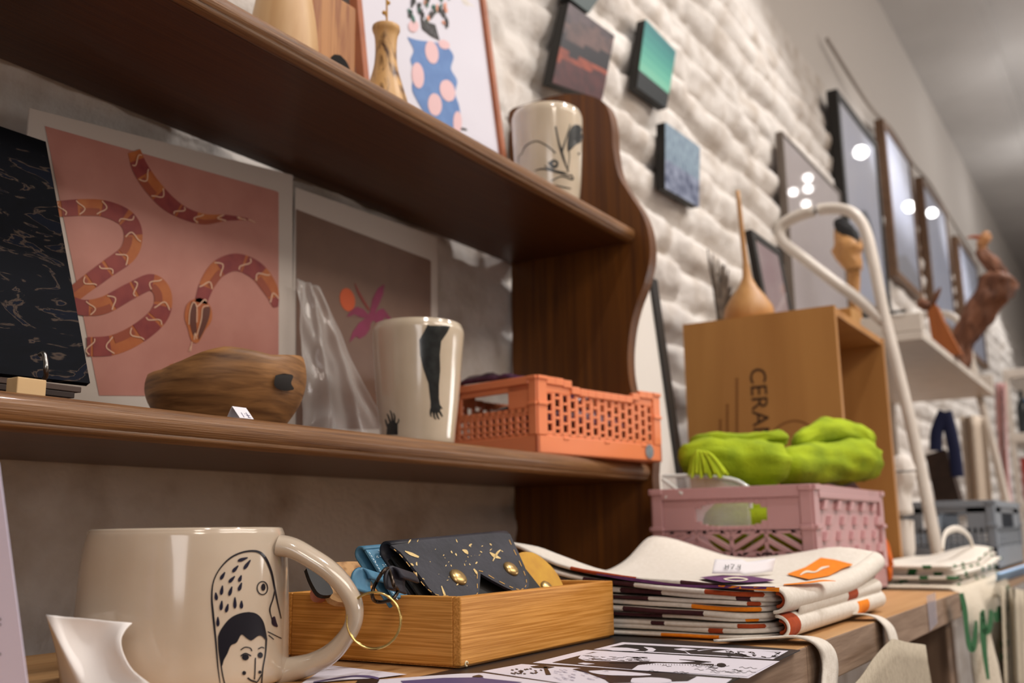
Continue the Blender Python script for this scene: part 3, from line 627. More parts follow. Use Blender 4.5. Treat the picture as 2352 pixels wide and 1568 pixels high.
# ---- black and white comic sheet
ZS = ZT+.0008
A_, B_ = onZ((1838, 1492), ZS), onZ((1402, 1457), ZS)
cs = MB().prism([(A_.x, A_.y, ZT+.0002), (A_.x+(B_.x-A_.x)*1.0, B_.y, ZT+.0002), (.32, B_.y-.01, ZT+.0002), (.36, A_.y-.018, ZT+.0002)], (0, 0, .0006), 0)
def zz(k): return lambda p: onZ(p, ZS+.00012*k)
def quad(m, k, *pts): cs.ink([pts], zz(k), m)
quad(1, 1, (1430, 1474.5), (1811, 1494), (1776, 1513.5), (1363, 1491))
quad(0, 2, (1436, 1479), (1795, 1497), (1768, 1511), (1380, 1489.5))
for pl in ([(1378, 1489), (1400, 1486), (1440, 1487), (1470, 1491), (1455, 1495), (1410, 1494)], [(1478, 1485), (1498, 1487), (1507, 1491), (1500, 1496), (1478, 1497), (1490, 1492)], [(1546, 1490), (1570, 1488), (1602, 1491), (1570, 1494)], [(1572, 1494), (1590, 1503), (1583, 1503)], [(1600, 1493), (1640, 1489.5), (1605, 1494.5)], [(1634, 1496), (1690, 1490), (1790, 1498), (1768, 1510), (1735, 1510), (1700, 1501)]):
    cs.ink(fill(pl, .6, 30), zz(3), 1)
random.seed(4)
for i in range(34):
    x = random.uniform(1665, 1785); y = 1493+(x-1665)*.04+random.uniform(0, 12)
    cs.ink(stroke([(x, y), (x+random.uniform(4, 11), y+random.uniform(.4, 2))], random.uniform(.8, 1.8), smooth=False), zz(4), 0)
quad(1, 1, (1345, 1492), (1791, 1518), (1719, 1557), (1223, 1521.5))
quad(0, 2, (1362, 1497), (1634, 1519), (1600, 1524), (1470, 1538), (1268, 1521))
cs.ink(fill([(1328, 1511), (1335, 1503), (1370, 1498), (1430, 1499), (1500, 1505), (1560, 1508), (1605, 1518), (1560, 1521), (1475, 1519), (1400, 1518), (1345, 1517)], .8, 30), zz(3), 1)
cs.ink(fill([(1450, 1538), (1466, 1527), (1520, 1521), (1640, 1524), (1780, 1521), (1716, 1553)], .8, 40), zz(3), 1)
cs.ink(fill([(1326, 1523), (1340, 1521), (1368, 1524), (1345, 1526)], .6, 30), zz(3), 1)
cs.ink(stroke([(1400, 1521, 1.5), (1470, 1520, 3), (1560, 1522, 2), (1640, 1526, 3)]), zz(4), 0)
cs.ink(fill(ell(1657, 1527, 11, 5, .05), .6, 30), zz(4), 0)
cs.ink(stroke([(1560, 1514, .6), (1600, 1517, 2.5), (1634, 1520, .6)]), zz(4), 0)
for i in range(60):
    x = random.uniform(1335, 1480); y = 1504+(x-1335)*.03+random.uniform(0, 10); cs.ink(stroke([(x, y), (x+random.uniform(6, 20), y+random.uniform(.2, 1.6))], .5, smooth=False), zz(4), 0)
for i in range(26):
    x = random.uniform(1470, 1720); y = 1527+random.uniform(0, 18); cs.ink(stroke([(x, y), (x+8, y-1.4), (x+13, y+1.5), (x+22, y+1)], .7), zz(4), 0)
for i in range(40): x = 1410+i*6.3; cs.ink(stroke([(x, 1522+i*.1), (x+1, 1525+i*.1)], .7, smooth=False), zz(5), 0)
quad(1, 1, (1198, 1524.5), (1682, 1558.5), (1660, 1574), (1300, 1570), (1107, 1541))
for pl in ([(1218, 1530), (1240, 1527), (1275, 1531), (1260, 1534), (1228, 1533)], [(1248, 1531), (1256, 1531), (1266, 1549), (1254, 1549)], [(1315, 1536), (1345, 1533), (1500, 1545), (1600, 1553), (1580, 1563), (1400, 1568), (1390, 1560), (1350, 1545)], ):
    cs.ink(fill(pl, 1, 30), zz(3), 0)
for pl in ([(1350, 1540), (1400, 1539), (1490, 1547), (1480, 1551), (1400, 1550), (1362, 1545)], [(1452, 1557), (1500, 1555), (1540, 1560), (1530, 1568), (1455, 1568)]): cs.ink(fill(pl, 1, 30, True), zz(4), 1)
for i in range(22):
    x = random.uniform(1172, 1245); y = 1537+random.uniform(-3, 9); cs.ink(stroke([(x, y), (x+6, y+1.2)], 1.6, smooth=False), zz(4), 0)
for i in range(40):
    x = random.uniform(1268, 1390); y = 1536+random.uniform(0, 24); cs.ink(stroke([(x, y), (x+9, y+2.4)], .5, smooth=False), zz(4), 2)
quad(1, 1, (1057, 1546.5), (1110, 1545), (1300, 1572), (860, 1572), (870, 1560))
cs.ink(fill([(920, 1563), (1020, 1556), (1095, 1555), (1102, 1551), (1112, 1557), (1200, 1566), (1160, 1572), (930, 1572)], 1, 30), zz(3), 2)
cs.ink(stroke([(1085, 1553, 1), (1100, 1552, 6), (1110, 1553, 1)]), zz(4), 0)
quad(1, 1, (757, 1527), (935, 1548), (862, 1557), (800, 1560), (690, 1570))
cs.ink(stroke([(720, 1566, 3), (800, 1553, 3), (845, 1553, 5), (870, 1558, 5)]), zz(3), 2)
cs.ink(fill([(822, 1560), (850, 1558), (872, 1560), (865, 1572), (815, 1572)], 1, 20), zz(3), 0)
o = cs.build('comic_poster', [M('black_sheet', '#1b191c', .4), M('white_print_area', '#dedae6', .5), M('violet_hatch', '#554c78', .5)], base=(.55, .27, ZT)); tag(o, 'black and white comic sheet lying flat under the bamboo tray', 'poster')

# ---- big drawn mug
dm = .565; q = onD((424, 1400), dm); cm = (q.x, q.y, ZT); rm = .0565
zr = .0835
t, mb, f3 = cup('drawn_mug', 'large cream mug with a loop handle, drawn with a bird and a face', cm, [(.050, 0), (.0575, .003), (.0583, .02), (.0575, .05), (.0562, zr-.014), (.0545, zr-.003), (.0535, zr)], 96)
t['category'] = 'mug'
mb.ink(stroke([(505, 1568, 2), (500, 1530, 3), (495, 1470, 4), (489, 1410, 5), (486, 1370, 4), (490, 1335, 3), (505, 1305, 3), (530, 1280, 4), (560, 1267, 4), (590, 1266, 5), (608, 1280, 6), (622, 1312, 5), (630, 1350, 4), (637, 1385, 3), (645, 1420, 2)]), f3, 1)
mb.ink(stroke([(630, 1357, 3), (626, 1375, 3), (619, 1398, 3), (622, 1415, 2), (626, 1430, 2)]), f3, 1)
mb.ink(fill([(624, 1418), (630, 1415), (634, 1428), (637, 1439), (628, 1437), (623, 1430)], 1.5, 4, True), f3, 2)
for x, y, l, a in ((557, 1284, 24, -1.25), (567, 1296, 26, -.62), (540, 1306, 20, -.72), (511, 1322, 20, -.55), (532, 1330, 20, -.75), (551, 1328, 16, -.35), (509, 1355, 22, -.15), (529, 1357, 22, -.3), (551, 1347, 20, -.35), (496, 1369, 18, .1), (508, 1390, 22, -.12), (521, 1396, 20, -.25), (539, 1384, 26, .0), (554, 1388, 18, -.02), (500, 1427, 22, .0)):
    dx, dy = math.sin(-a)*l/2, -math.cos(a)*l/2
    mb.ink(stroke([(x-dx, y-dy, 3), (x-dx*.6, y-dy*.6, 7.5), (x, y, 7.5), (x+dx, y+dy, 2.5)], n=3), f3, 2)
mb.ink(stroke([(p[0], p[1], 2.5) for p in ell(602, 1350, 12, 15, 0, 12)+[(614, 1350)]], n=3), f3, 1)
mb.ink(fill(ell(604, 1348, 5, 8.5), 1.5, 4), f3, 1)
mb.ink(fill([(500, 1462), (507, 1445), (525, 1422), (545, 1410), (570, 1405), (590, 1410), (603, 1425), (609, 1445), (612, 1470), (600, 1460), (592, 1460), (577, 1470), (566, 1465), (554, 1457), (543, 1475), (530, 1482), (522, 1500), (514, 1515), (510, 1528), (506, 1525), (501, 1490)], 1.2, 4, True), f3, 1)
mb.ink(stroke([(506, 1515, 3), (510, 1545, 3), (516, 1572, 3)]), f3, 1); mb.ink(stroke([(611, 1465, 4), (609, 1500, 3), (603, 1535, 3), (600, 1572, 3)]), f3, 1)
mb.ink(fill(ell(563, 1509, 8, 7), 1.5, 4), f3, 1); mb.ink(fill(ell(597, 1504, 6, 7), 1.5, 4), f3, 1)
for sk, wd in (([(552, 1492), (562, 1486), (574, 1488), (578, 1495)], 2.5), ([(592, 1490), (600, 1486), (606, 1488)], 2.5), ([(586, 1510), (585, 1540), (584, 1560)], 2.5), ([(552, 1506), (563, 1500), (576, 1506)], 3), ([(614, 1450), (630, 1458), (646, 1466)], 2), ([(616, 1458), (628, 1468)], 2), ([(568, 1556), (576, 1562), (588, 1566)], 4), ([(600, 1548), (594, 1560), (588, 1568)], 2.5)): mb.ink(stroke(sk, wd), f3, 1)
mb.ink(fill(ell(560, 1545, 4.5, 5), 1.5, 4), f3, 1); mb.ink(fill(ell(596, 1543, 3.5, 4), 1.5, 4), f3, 1)
mb.build('body', [M('mug_glaze', '#cbbcaa', .14, '#c2b29f', 20, coat=.6, bump=.05, bs=60, sss=.15), INK(), M('drawn_blue_black', '#0d0f2b', .35, coat=.3)], t)
hp = [(640, 1252, 22), (672, 1258, 20), (710, 1278, 19), (755, 1308, 19), (790, 1345, 18), (812, 1385, 18), (813, 1425, 18), (795, 1462, 18), (760, 1500, 20), (715, 1524, 21), (672, 1536, 24), (640, 1545, 28)]
HP = cr([(p[0], p[1], p[2]) for p in hp], 5)
vn = (Vector((aX[2], aY[2], aZ[2]))).normalized()
MB().tube([onD((p[0], p[1]), dm-.002) for p in HP], [p[2]*1.12*dm/F_ for p in HP], 16, flat=(.0095, [1, 0, 0] if False else tuple(vn.cross(Vector((0, 0, 1))))), cap=True).build('handle', _mc['mug_glaze'], t)

# ---- bamboo tray
BAM = wood('bamboo', '#de9f52', '#bb7c30', 'x', 900, .42, 60, bump=.2, dist=.1, pos=(.36, .6)); BAMY = wood('bamboo_side', '#de9f52', '#bb7c30', 'y', 900, .42, 60, bump=.2, dist=.1, pos=(.36, .6))
x0, y0 = .504, .357; x1, y1 = .707, .502; z0 = ZT+.0022; zh = ZT+.0425; th = .006
t = thing('bamboo_tray', 'rectangular bamboo tray holding folded leather wallets', 'tray', ((x0+x1)/2, (y0+y1)/2, ZT+.001))
MB().box((x0, y0, z0), (x1, y0+th, zh)).build('long_side', BAM, t, bevel=.0009)
MB().box((x0, y1-th, z0), (x1, y1, zh)).build('long_side', BAM, t, bevel=.0009)
MB().box((x0+.0001, y0+th, z0), (x0+th, y1-th, zh)).build('short_side', BAMY, t, bevel=.0009)
MB().box((x1-th, y0+th, z0), (x1-.0001, y1-th, zh)).build('short_side', BAMY, t, bevel=.0009)
MB().box((x0+.003, y0+.003, z0-.0012), (x1-.003, y1-.003, z0+.003)).build('bottom', BAM, t)
pc = onY((1072, 1524), y0-.0004)
MB().tube([(pc.x+.0013*math.cos(a), y0-.0002, pc.z+.0013*math.sin(a)) for a in [i*.45 for i in range(12)]], .0006, 6).build('glue_mark', M('dried_glue', '#dccba8', .5), t)

# ---- wallets
def leather(name, c1, c2, **k): return M(name, c1, .55, c2, 45, pos=(.35, .8), bump=.5, bs=260, bd=.0005, **k)
NAVY = leather('navy_cork_leather', '#1b1b24', '#35343f')
GOLD = M('gold_fleck', '#cfae6a', .4, '#e0c68c', 200)
BRASS = M('antique_brass', '#b79a66', .3, metal=.75); GOLDM = M('gold_ring_metal', '#d8bd78', .18, metal=1)
t = thing('navy_wallet', 'navy cork wallet with gold flecks, two brass snaps and stitched flap in the tray', 'wallet', (.57, .40, ZT+.006))
wo = Vector((.55, .400, .862)); wn = Vector((-.10, -1, .95)).normalized()
W_ = lambda k: (lambda p: onP(p, wo+wn*k, wn))
flap = [(898, 1252), (915, 1249), (1000, 1238), (1100, 1229), (1160, 1224), (1172, 1226), (1188, 1262), (1205, 1300), (1216, 1330), (1214, 1348), (1206, 1355), (1188, 1360), (1160, 1348), (1130, 1332), (1104, 1317), (1102, 1345), (1098, 1372), (1050, 1374), (1005, 1370), (985, 1350), (965, 1322), (940, 1292), (920, 1268)]
mb = MB(); P3 = [W_(0)(p) for p in flap]; mb.prism(P3, -wn*.0018, 0); 
sw = MB()
inner = [(905, 1261), (925, 1280), (950, 1312), (975, 1345), (1000, 1364), (1030, 1368), (1092, 1368), (1096, 1340), (1100, 1310), (1135, 1328), (1170, 1346), (1192, 1353), (1206, 1348), (1209, 1330), (1198, 1300), (1180, 1262), (1166, 1232)]
inn = cr(inner, 3); 
for i in range(0, len(inn)-1, 2): sw.ink(stroke([inn[i], inn[i+1]], 1.8, smooth=False), W_(.0003), 0)
random.seed(11)
for i in range(60):
    x, y = random.uniform(918, 1180), random.uniform(1240, 1345)
    if (y > 1325 and x > 1095) or (x-915) < (y-1262)*.7 or x > 1160+(y-1230)*.4: continue
    s_ = random.choice((1.2, 1.6, 2, 2.6, 3.6, 5)); a = random.choice((-.9, -.6, .5, 1.2))+random.uniform(-.3, .3)
    mb.ink(fill([(px_+random.uniform(-.5, .5), py_+random.uniform(-.5, .5)) for px_, py_ in ell(x, y, s_, s_*random.uniform(.22, .5), a, 7)], .8, 12), W_(.00025), 1)
for sk in ([(930, 1265, 2), (945, 1272, 7), (962, 1279, 4)], [(1062, 1262, 2), (1070, 1266, 8), (1075, 1272, 2)], [(1132, 1288, 2), (1142, 1270, 5), (1150, 1262, 2)], [(1125, 1268, 2), (1136, 1276, 8), (1150, 1282, 2)], [(1088, 1306, 3), (1094, 1314, 5), (1096, 1319, 1)], [(1014, 1345, 2), (1020, 1362, 5), (1024, 1371, 3)]): mb.ink(stroke(sk), W_(.0003), 1)
fl_ = mb.build('flap', [NAVY, GOLD], t)
sw.build('stitching', M('tan_thread', '#b58c4c', .7), fl_)
for cx_, cy_, r_ in ((1052, 1326, .0066), (1173, 1307, .0062)):
    c_ = W_(.0001)((cx_, cy_)); up_ = wn.orthogonal().normalized(); s2 = wn.cross(up_)
    m_ = MB(); rows = [(r_, 0), (r_*1.0, .0008), (r_*.9, .0016), (r_*.65, .0024), (r_*.35, .0028), (.0001, .003)]
    vs = [c_+wn*h+up_*(r*math.cos(2*math.pi*j/28))+s2*(r*math.sin(2*math.pi*j/28)) for r, h in rows for j in range(28)]
    m_.add(vs, [(i*28+j, i*28+(j+1) % 28, (i+1)*28+(j+1) % 28, (i+1)*28+j) for i in range(5) for j in range(28)], 0, True)
    m_.add(vs[:28], [tuple(range(28))], 0)
    m_.build('brass_snap', BRASS, fl_)
# back panel with fold: sweep a U profile along the fold line
L0, R0 = W_(-.0009)((899, 1252)), W_(-.0009)((1172, 1226)); ax = (R0-L0); dn = (W_(0)((960, 1330))-W_(0)((899, 1252))).normalized()
fold = []
dnv = wn.cross(ax).normalized(); dnv = dnv if dnv.z < 0 else -dnv
for k in range(11):
    a = math.pi*k/10; fold.append(-wn*(.0055-.0055*math.cos(a))-dnv*(.0060*math.sin(a)))
prof_ = fold+[-wn*.0112+dnv*(.010*k)+(-wn*.0) for k in range(1, 6)]
MB().sheet([[L0+ax*(i/10*.985)+Vector(pf) for pf in prof_] for i in range(11)], .0016).build('back_panel', NAVY, t)
for off, ln in ((.0045, .046), (.0075, .044)):
    MB().obox(L0+ax*.01-wn*(off+.0015)+dnv*.004, ax*.96, -wn*.0014, dnv*ln).build('pocket', M('black_lining', '#15120f', .6), t)
# strap loop, D ring, key ring
kl = onD((905, 1338), .585); axn = ax.normalized()
tb = []; c0_ = onP((925, 1325), wo+Vector((0, -.002, 0)), wn)
cyl = []
lc = onD((902, 1332), .575); ld = (onD((945, 1345), .60)-lc)
G = []
for i in range(6):
    row = []
    for j in range(15):
        a = -.6+3.6*j/14; row.append(lc+ld*(i/5)+Vector((0, .2, 1)).normalized()*.0075*math.sin(a)+axn*(-.0068*math.cos(a)))
    G.append(row)
kl_ = MB().sheet(G, .0017).build('key_loop', NAVY, t)
dr = [(868, 1330), (880, 1312), (890, 1305), (897, 1318), (905, 1345), (912, 1352), (912, 1362), (900, 1376), (880, 1382), (862, 1380), (855, 1368), (858, 1350)]
DR = [onD((p[0], p[1]), .572-.004*math.sin(i*.5)) for i, p in enumerate(cr(dr+[dr[0]], 4)[:-1])]
MB().tube(DR, .0011, 8, closed=True).build('d_ring', M('gunmetal', '#4a4038', .3, metal=1), kl_)
kc = onD((859, 1424), .556); kr = .0152
rx = Vector((1, -.9, 0)).normalized(); rx = Vector((aX[0], aY[0], 0)).normalized(); rz = Vector((.04, .05, 1)).normalized()
for dd in (-.0006, .0007):
    MB().tube([kc+rx*kr*.98*math.cos(a)+rz*kr*math.sin(a)+Vector((aX[2], aY[2], 0))*dd for a in [2*math.pi*i/64 for i in range(64)]], .00068, 8, closed=True).build('key_ring', GOLDM, kl_)

# blue wallet behind
t = thing('blue_wallet', 'speckled light blue cork wallet tucked behind the navy wallet', 'wallet', (.53, .43, ZT+.006))
BLU = M('blue_cork', '#4f83a0', .5, '#3f708f', 90, bump=.3, bs=300, bd=.0004)
wb = wo+Vector((-.004, .018, 0)); Wb = lambda k: (lambda p: onP(p, wb+wn*k, wn))
L1, R1 = Wb(0)((837, 1262)), Wb(0)((960, 1251)); ax1 = (R1-L1)
MB().prism([Wb(0)(p) for p in ((840, 1262), (960, 1252), (990, 1370), (905, 1372), (870, 1310))], -wn*.0016, 0).build('flap', BLU, t); bf_ = bpy.data.objects[sorted([o.name for o in bpy.data.objects if o.name.startswith('flap')])[-1]]
mb = MB()
for i in range(16): mb.ink(stroke([(848+i*5.2*.8, 1268+i*7), (851+i*5.2*.8, 1272+i*7)], 1.6, smooth=False), Wb(.0004), 0)
for i in range(30): mb.ink(fill(ell(random.uniform(860, 905), random.uniform(1262, 1300), 1.4, 1.2, 0, 6), 1), Wb(.0004), 0)
mb.build('stitching', M('white_thread', '#c8dbe4', .7), bf_)
prof1 = [-wn*(.0045-.0045*math.cos(math.pi*k/8))-dnv*(.0050*math.sin(math.pi*k/8)) for k in range(9)]+[-wn*.0092+dnv*(.010*k) for k in range(1, 5)]
MB().sheet([[L1+ax1*(i/8)+Vector(pf) for pf in prof1] for i in range(9)], .0014).build('back_panel', BLU, t)
lc = onD((828, 1334), .60); ld = onD((868, 1346), .615)-lc
G = [[lc+ld*(i/5)+Vector((0, .2, 1)).normalized()*.0078*math.sin(-.6+3.6*j/14)+axn*(-.0075*math.cos(-.6+3.6*j/14)) for j in range(15)] for i in range(6)]
MB().sheet(G, .0015).build('key_loop', BLU, t)
# beige, brown, pink and yellow pieces
def small_fold(name, label, cat, pxs, d, mat, th=.004, round_=.0012, smooth=True):
    pts = cr(list(pxs)+[pxs[0]], 4)[:-1] if smooth else pxs
    P = [onP(p, onD(pxs[0], d), wn) for p in pts]; c = sum(P, Vector())/len(P)
    o = MB().prism(P, -wn*th, 0).build(name, mat, base=c, bevel=round_); tag(o, label, cat); return o
small_fold('beige_wallet', 'flecked beige cork wallet behind the blue one in the tray', 'wallet', [(740, 1300), (772, 1291), (826, 1290), (842, 1305), (835, 1375), (760, 1375)], .655, M('natural_cork', '#bf9465', .8, '#7a5334', 150, pos=(.45, .75)))
small_fold('black_wallet', 'black leather flap seen through the mug handle', 'wallet', [(703, 1302), (725, 1313), (748, 1330), (765, 1362), (735, 1364), (715, 1335)], .63, M('black_leather', '#17130f', .5), .003)
o = MB().tube([onD((727, 1362), .655), onD((772, 1368), .67)], .0058, 20).build('pink_roll', M('pink_leather', '#b5735c', .6), base=onD((750, 1365), .66)); tag(o, 'rolled pink leather strip in the corner of the tray', 'leather strip')
t = thing('yellow_wallet', 'mustard yellow cork wallet at the right end of the tray', 'wallet', (.66, .42, ZT+.006))
yo = Vector((.655, .407, .855)); yn = Vector((-.18, -1, .75)).normalized(); Wy = lambda k: (lambda p: onP(p, yo+yn*k, yn))
MB().prism([Wy(0)(p) for p in cr([(1192, 1270), (1206, 1267), (1230, 1271), (1258, 1292), (1280, 1318), (1296, 1352), (1290, 1372), (1200, 1375), (1190, 1320), (1192, 1270)], 3)[:-1]], -yn*.006, 0).build('body', M('mustard_cork', '#c8961e', .6, '#b98414', 80, bump=.3, bs=200, bd=.0004), t, bevel=.001)
c_ = Wy(.0002)((1256, 1350)); up_ = yn.orthogonal().normalized(); s2 = yn.cross(up_)
m_ = MB(); vs = [c_+yn*h+up_*(r*math.cos(2*math.pi*j/24))+s2*(r*math.sin(2*math.pi*j/24)) for r, h in [(.006, 0), (.0058, .001), (.004, .002), (.0001, .0026)] for j in range(24)]
m_.add(vs, [(i*24+j, i*24+(j+1) % 24, (i+1)*24+(j+1) % 24, (i+1)*24+j) for i in range(3) for j in range(24)], 0, True).build('brass_snap', BRASS, t)

# ---- foreground paper tag and card
fd = .47
o0 = onD((225, 1500), fd)
def fpt(p, dd=0): return onD(p, fd+dd)
G = []
left = [(106, 1412), (118, 1436), (137, 1475), (158, 1515), (186, 1566), (200, 1600)]; right = [(303, 1431), (288, 1446), (277, 1470), (283, 1502), (305, 1540), (345, 1570)]
for a, b, k in zip(cr(left, 3), cr(right, 3), range(16)):
    G.append([fpt((a[0]+(b[0]-a[0])*u, a[1]+(b[1]-a[1])*u+6*math.sin(u*3.14)*math.sin(k*.2)), .010*math.sin(u*math.pi)*math.sin(k/15*3.14)-.004*u+.026*(1-k/15)) for u in [j/10 for j in range(11)]])
t = thing('paper_label', 'bent white paper label standing blurred in front of the mug', 'label', (o0.x, o0.y, ZT))
MB().sheet(G, .0006).build('front_leaf', M('label_paper', '#f0ebe8', .7), t)
G = [[fpt((a[0]+(b[0]-a[0])*u, a[1]+(b[1]-a[1])*u), .026*(1-k/15)+.03*u) for u in [j/5 for j in range(6)]] for a, b, k in zip(cr(left, 3), cr([(108, 1416), (116, 1445), (128, 1490), (134, 1530), (140, 1575), (145, 1610)], 3), range(16))]
MB().sheet(G, .0006).build('back_leaf', M('label_paper', '#f0ebe8', .7), t)
c0, c1, c2, c3 = onD((-90, 1040), .42), onD((-4, 1062), .42), onD((63, 1575), .42), onD((-40, 1600), .42)
cc = MB().prism([c0, c1, c2+(c2-c1)*.15, c3], Vector((aX[2], aY[2], 0))*.0008, 0)
for y_ in (1422, 1434, 1502): cc.ink(stroke([(-10, y_), (2, y_)], 4, smooth=False), lambda p: onD(p, .4196), 1)
o = cc.build('white_card', [M('card_lilac', '#d9d6f2', .6), M('card_text', '#3a3a3a', .6)], base=(c3.x, c3.y, ZT)); tag(o, 'white card standing at the left edge in front of the mug', 'card')

# ---- stack of folded tote bags
SX0, SX1, SY0, SY1 = .714, 1.062, .236, .462
_pts = np.array([(.72, .235, .838), (.72, .29, .842), (.72, .336, .845), (.72, .378, .849), (.72, .41, .856), (.72, .445, .872), (.72, .462, .876), (.76, .46, .872), (.81, .46, .858), (.875, .46, .843), (.94, .45, .853), (.99, .44, .875), (1.05, .44, .868),
    (1.055, .38, .850), (1.03, .33, .852), (1.04, .30, .857), (1.06, .27, .868), (1.05, .24, .858), (.80, .24, .838), (.90, .24, .840), (.98, .24, .847), (.85, .33, .842), (.95, .33, .845), (.9, .39, .843), (.79, .40, .845)])
def _tps(r): return np.where(r > 0, r*r*np.log(r+1e-9), 0)
_K = _tps(np.linalg.norm(_pts[:, None, :2]-_pts[None, :, :2], axis=2))+np.eye(len(_pts))*2e-4; _Pm = np.c_[np.ones(len(_pts)), _pts[:, :2]]
_sol = np.linalg.solve(np.block([[_K, _Pm], [_Pm.T, np.zeros((3, 3))]]), np.r_[_pts[:, 2]-.8012, 0, 0, 0])
def th_top(x, y):
    """height of the top of the pile, a smooth surface through measured places"""
    r = np.hypot(_pts[:, 0]-x, _pts[:, 1]-y); return max(.034, float(_sol[:-3]@_tps(r)+_sol[-3]+_sol[-2]*x+_sol[-1]*y))
TOTEM = [CREAM(), weave('purple_print_cloth', '#4d2138', '#5b2a43'), weave('orange_print_cloth', '#ef8a12', '#e37d0e'), weave('rust_print_cloth', '#a8451c', '#983c17'), weave('plum_brown_cloth', '#3b1a1e', '#472026')]
totes = []
NL = 5
random.seed(21)
for k in range(NL):
    t = thing('folded_tote_bag', ['bottom', 'second lowest', 'middle', 'second highest', 'topmost'][k]+' folded cream tote bag in the stack with orange and purple print', 'tote bag', ((SX0+SX1)/2, (SY0+SY1)/2, ZT), 'folded tote bags stacked by the tray')
    totes.append(t)
    for leaf in range(2 if k < NL-1 else 2):
        f0 = (k*2+leaf+.5)/(NL*2); dx0 = random.uniform(0, .007)-(.003 if k == NL-1 else 0); dy0 = random.uniform(0, .010)-(.003 if k == NL-1 else 0); dx1 = random.uniform(-.020, .004); dy1 = random.uniform(-.01, .0)
        NU, NV = 30, 20; G = []
        for i in range(NU):
            r = []
            for j in range(NV):
                u, v = i/(NU-1), j/(NV-1); x = SX0+dx0+(SX1+dx1-SX0-dx0)*u; y = SY0+dy0+(SY1+dy1-SY0-dy0)*v
                hgt = th_top(x, y); flat_ = .0385; z = ZT+.0012+(flat_*f0)+(hgt-flat_)*(f0**1.5)+.0007*nz(x*30, y*30, k*3+leaf)
                if leaf == 1: z += .0006
                e = min(u, v, 1-u, 1-v); z -= .0015*max(0, 1-e*14)*(.5-f0)*0
                x += .0045*nz(v*4, k*5.1+leaf, 3)*(1-u)**2+.010*max(0, 1-(u+v)*9)**2; y += .004*nz(u*5, k*3.7+leaf, 9)*(1-v)**2+.006*max(0, 1-(u+v)*9)**2; z += .0009*nz(u*5+v*3, k*2.2+leaf, 1)
                r.append((x, y, z))
            G.append(r)
        runs = []; cur = 0; left_ = random.randint(3, 8)
        for s_ in range(2*(NU+NV)):
            if left_ <= 0:
                cur = random.choice((1, 4, 2, 3, 4)) if cur == 0 else 0; left_ = random.randint(2, 7) if cur == 0 else random.randint(1, 6)
            runs.append(cur); left_ -= 1
        # gap sheets: dark printed inner faces on lower leaves
        sd = lambda q, n, runs=runs: runs[q % len(runs)]
        ob = MB().sheet(G, .0026+.0011*((k*7+leaf*3) % 5)/4, 0, side=sd, rnd=True).build('folded_panel', TOTEM, t)
    # rolled fold edge along the near left corner
    zf = ZT+.0012+.0385*(k+.5)/NL
    if k in (0, 2, 4):
        P = [(SX0-.001+.002*math.sin(k), SY0+.004+.016*s_, zf) for s_ in (0, .25, .5, .75, 1)]
topt = totes[-1]
def front_fold(tk, x0f, x1f, zc, r, mats, patch):
    for rr_, m0, nm in ((r, 0, 'front_fold'), (r*.55, 3, 'inner_fold')):
        G = []
        for i in range(24):
            u = i/23; x = x0f+(x1f-x0f)*u+(.004 if m0 else 0)*(1-u); zc_ = zc(x); G.append([(x, SY0-.002+rr_*.35-rr_*1.15*math.sin(math.pi*j/12), zc_+rr_*math.cos(math.pi*j/12)) for j in range(13)])
        MB().sheet(G, .0024, m0, mfn=lambda i, j: patch(i, j) if m0 == 0 else 3, side=0 if m0 == 0 else 3, rnd=True).build(nm, TOTEM, tk)
front_fold(totes[4], .722, 1.036, lambda x: ZT+.0012+th_top(x, SY0)-.0085, .0085, TOTEM, lambda i, j: 0)
front_fold(totes[1], .725, 1.030, lambda x: ZT+.0105+.004*(x-.72), .0078, TOTEM, lambda i, j: 3 if i < 2 else (2 if 15 <= i <= 17 and 3 < j < 10 else 0))
front_fold(totes[2], .760, 1.024, lambda x: ZT+.0205+.012*(x-.72), .0060, TOTEM, lambda i, j: 3 if 12 <= i <= 14 and 2 < j < 9 else 0)
def onH(p, off=.0019):
    r = ray(p).normalized(); s_ = .3; last = None
    while s_ < 2.0:
        P = CAM+r*s_
        if SX0-.01 < P.x < SX1+.02 and SY0-.02 < P.y < SY1+.03 and P.z <= ZT+.0012+th_top(P.x, P.y)+off: return P
        s_ += .0006
    return onZ(p, ZT+.045)
pm = MB()
pm.ink(fill([(1806, 1318), (1850, 1302), (1885, 1280), (1915, 1284), (1962, 1296), (1935, 1305), (1905, 1322), (1858, 1330)], 2.5, 12), onH, 0)
pm.ink(stroke([(1800, 1342, 2), (1850, 1338, 4), (1890, 1333, 4), (1920, 1334, 1)], n=5), onH, 0)
pm.ink(fill([(1604, 1325), (1660, 1320), (1720, 1322), (1790, 1333), (1720, 1337), (1660, 1337)], 2.5, 12), onH, 1)
pm.ink(stroke([(1370, 1318, 3), (1450, 1330, 7), (1560, 1344, 6), (1650, 1347, 6), (1780, 1350, 6)], n=6), onH, 1)
pm.ink(stroke([(1650, 1345, 3), (1700, 1349, 6), (1790, 1354, 10)], n=5), lambda p: onH(p, .0022), 0)
tpr_ = pm.build('print', [TOTEM[2], weave('violet_print_cloth', '#6a3a6b', '#5f3160')], topt)
pm = MB(); fh = lambda p: onH(p, .0024)
pm.ink(stroke([(1838, 1320, 2), (1852, 1312, 5), (1872, 1313, 3), (1888, 1304, 5), (1905, 1300, 2)], n=4), fh, 0); pm.build('lettering', M('cream_ink', '#e6dccb', .9), tpr_)
pm = MB().ink(stroke([(1662, 1329, 2), (1690, 1326, 3), (1718, 1330, 2), (1690, 1334, 2), (1665, 1330, 2)], n=4), fh, 0); pm.build('lettering', M('cream_ink', '#e6dccb', .9), tpr_)
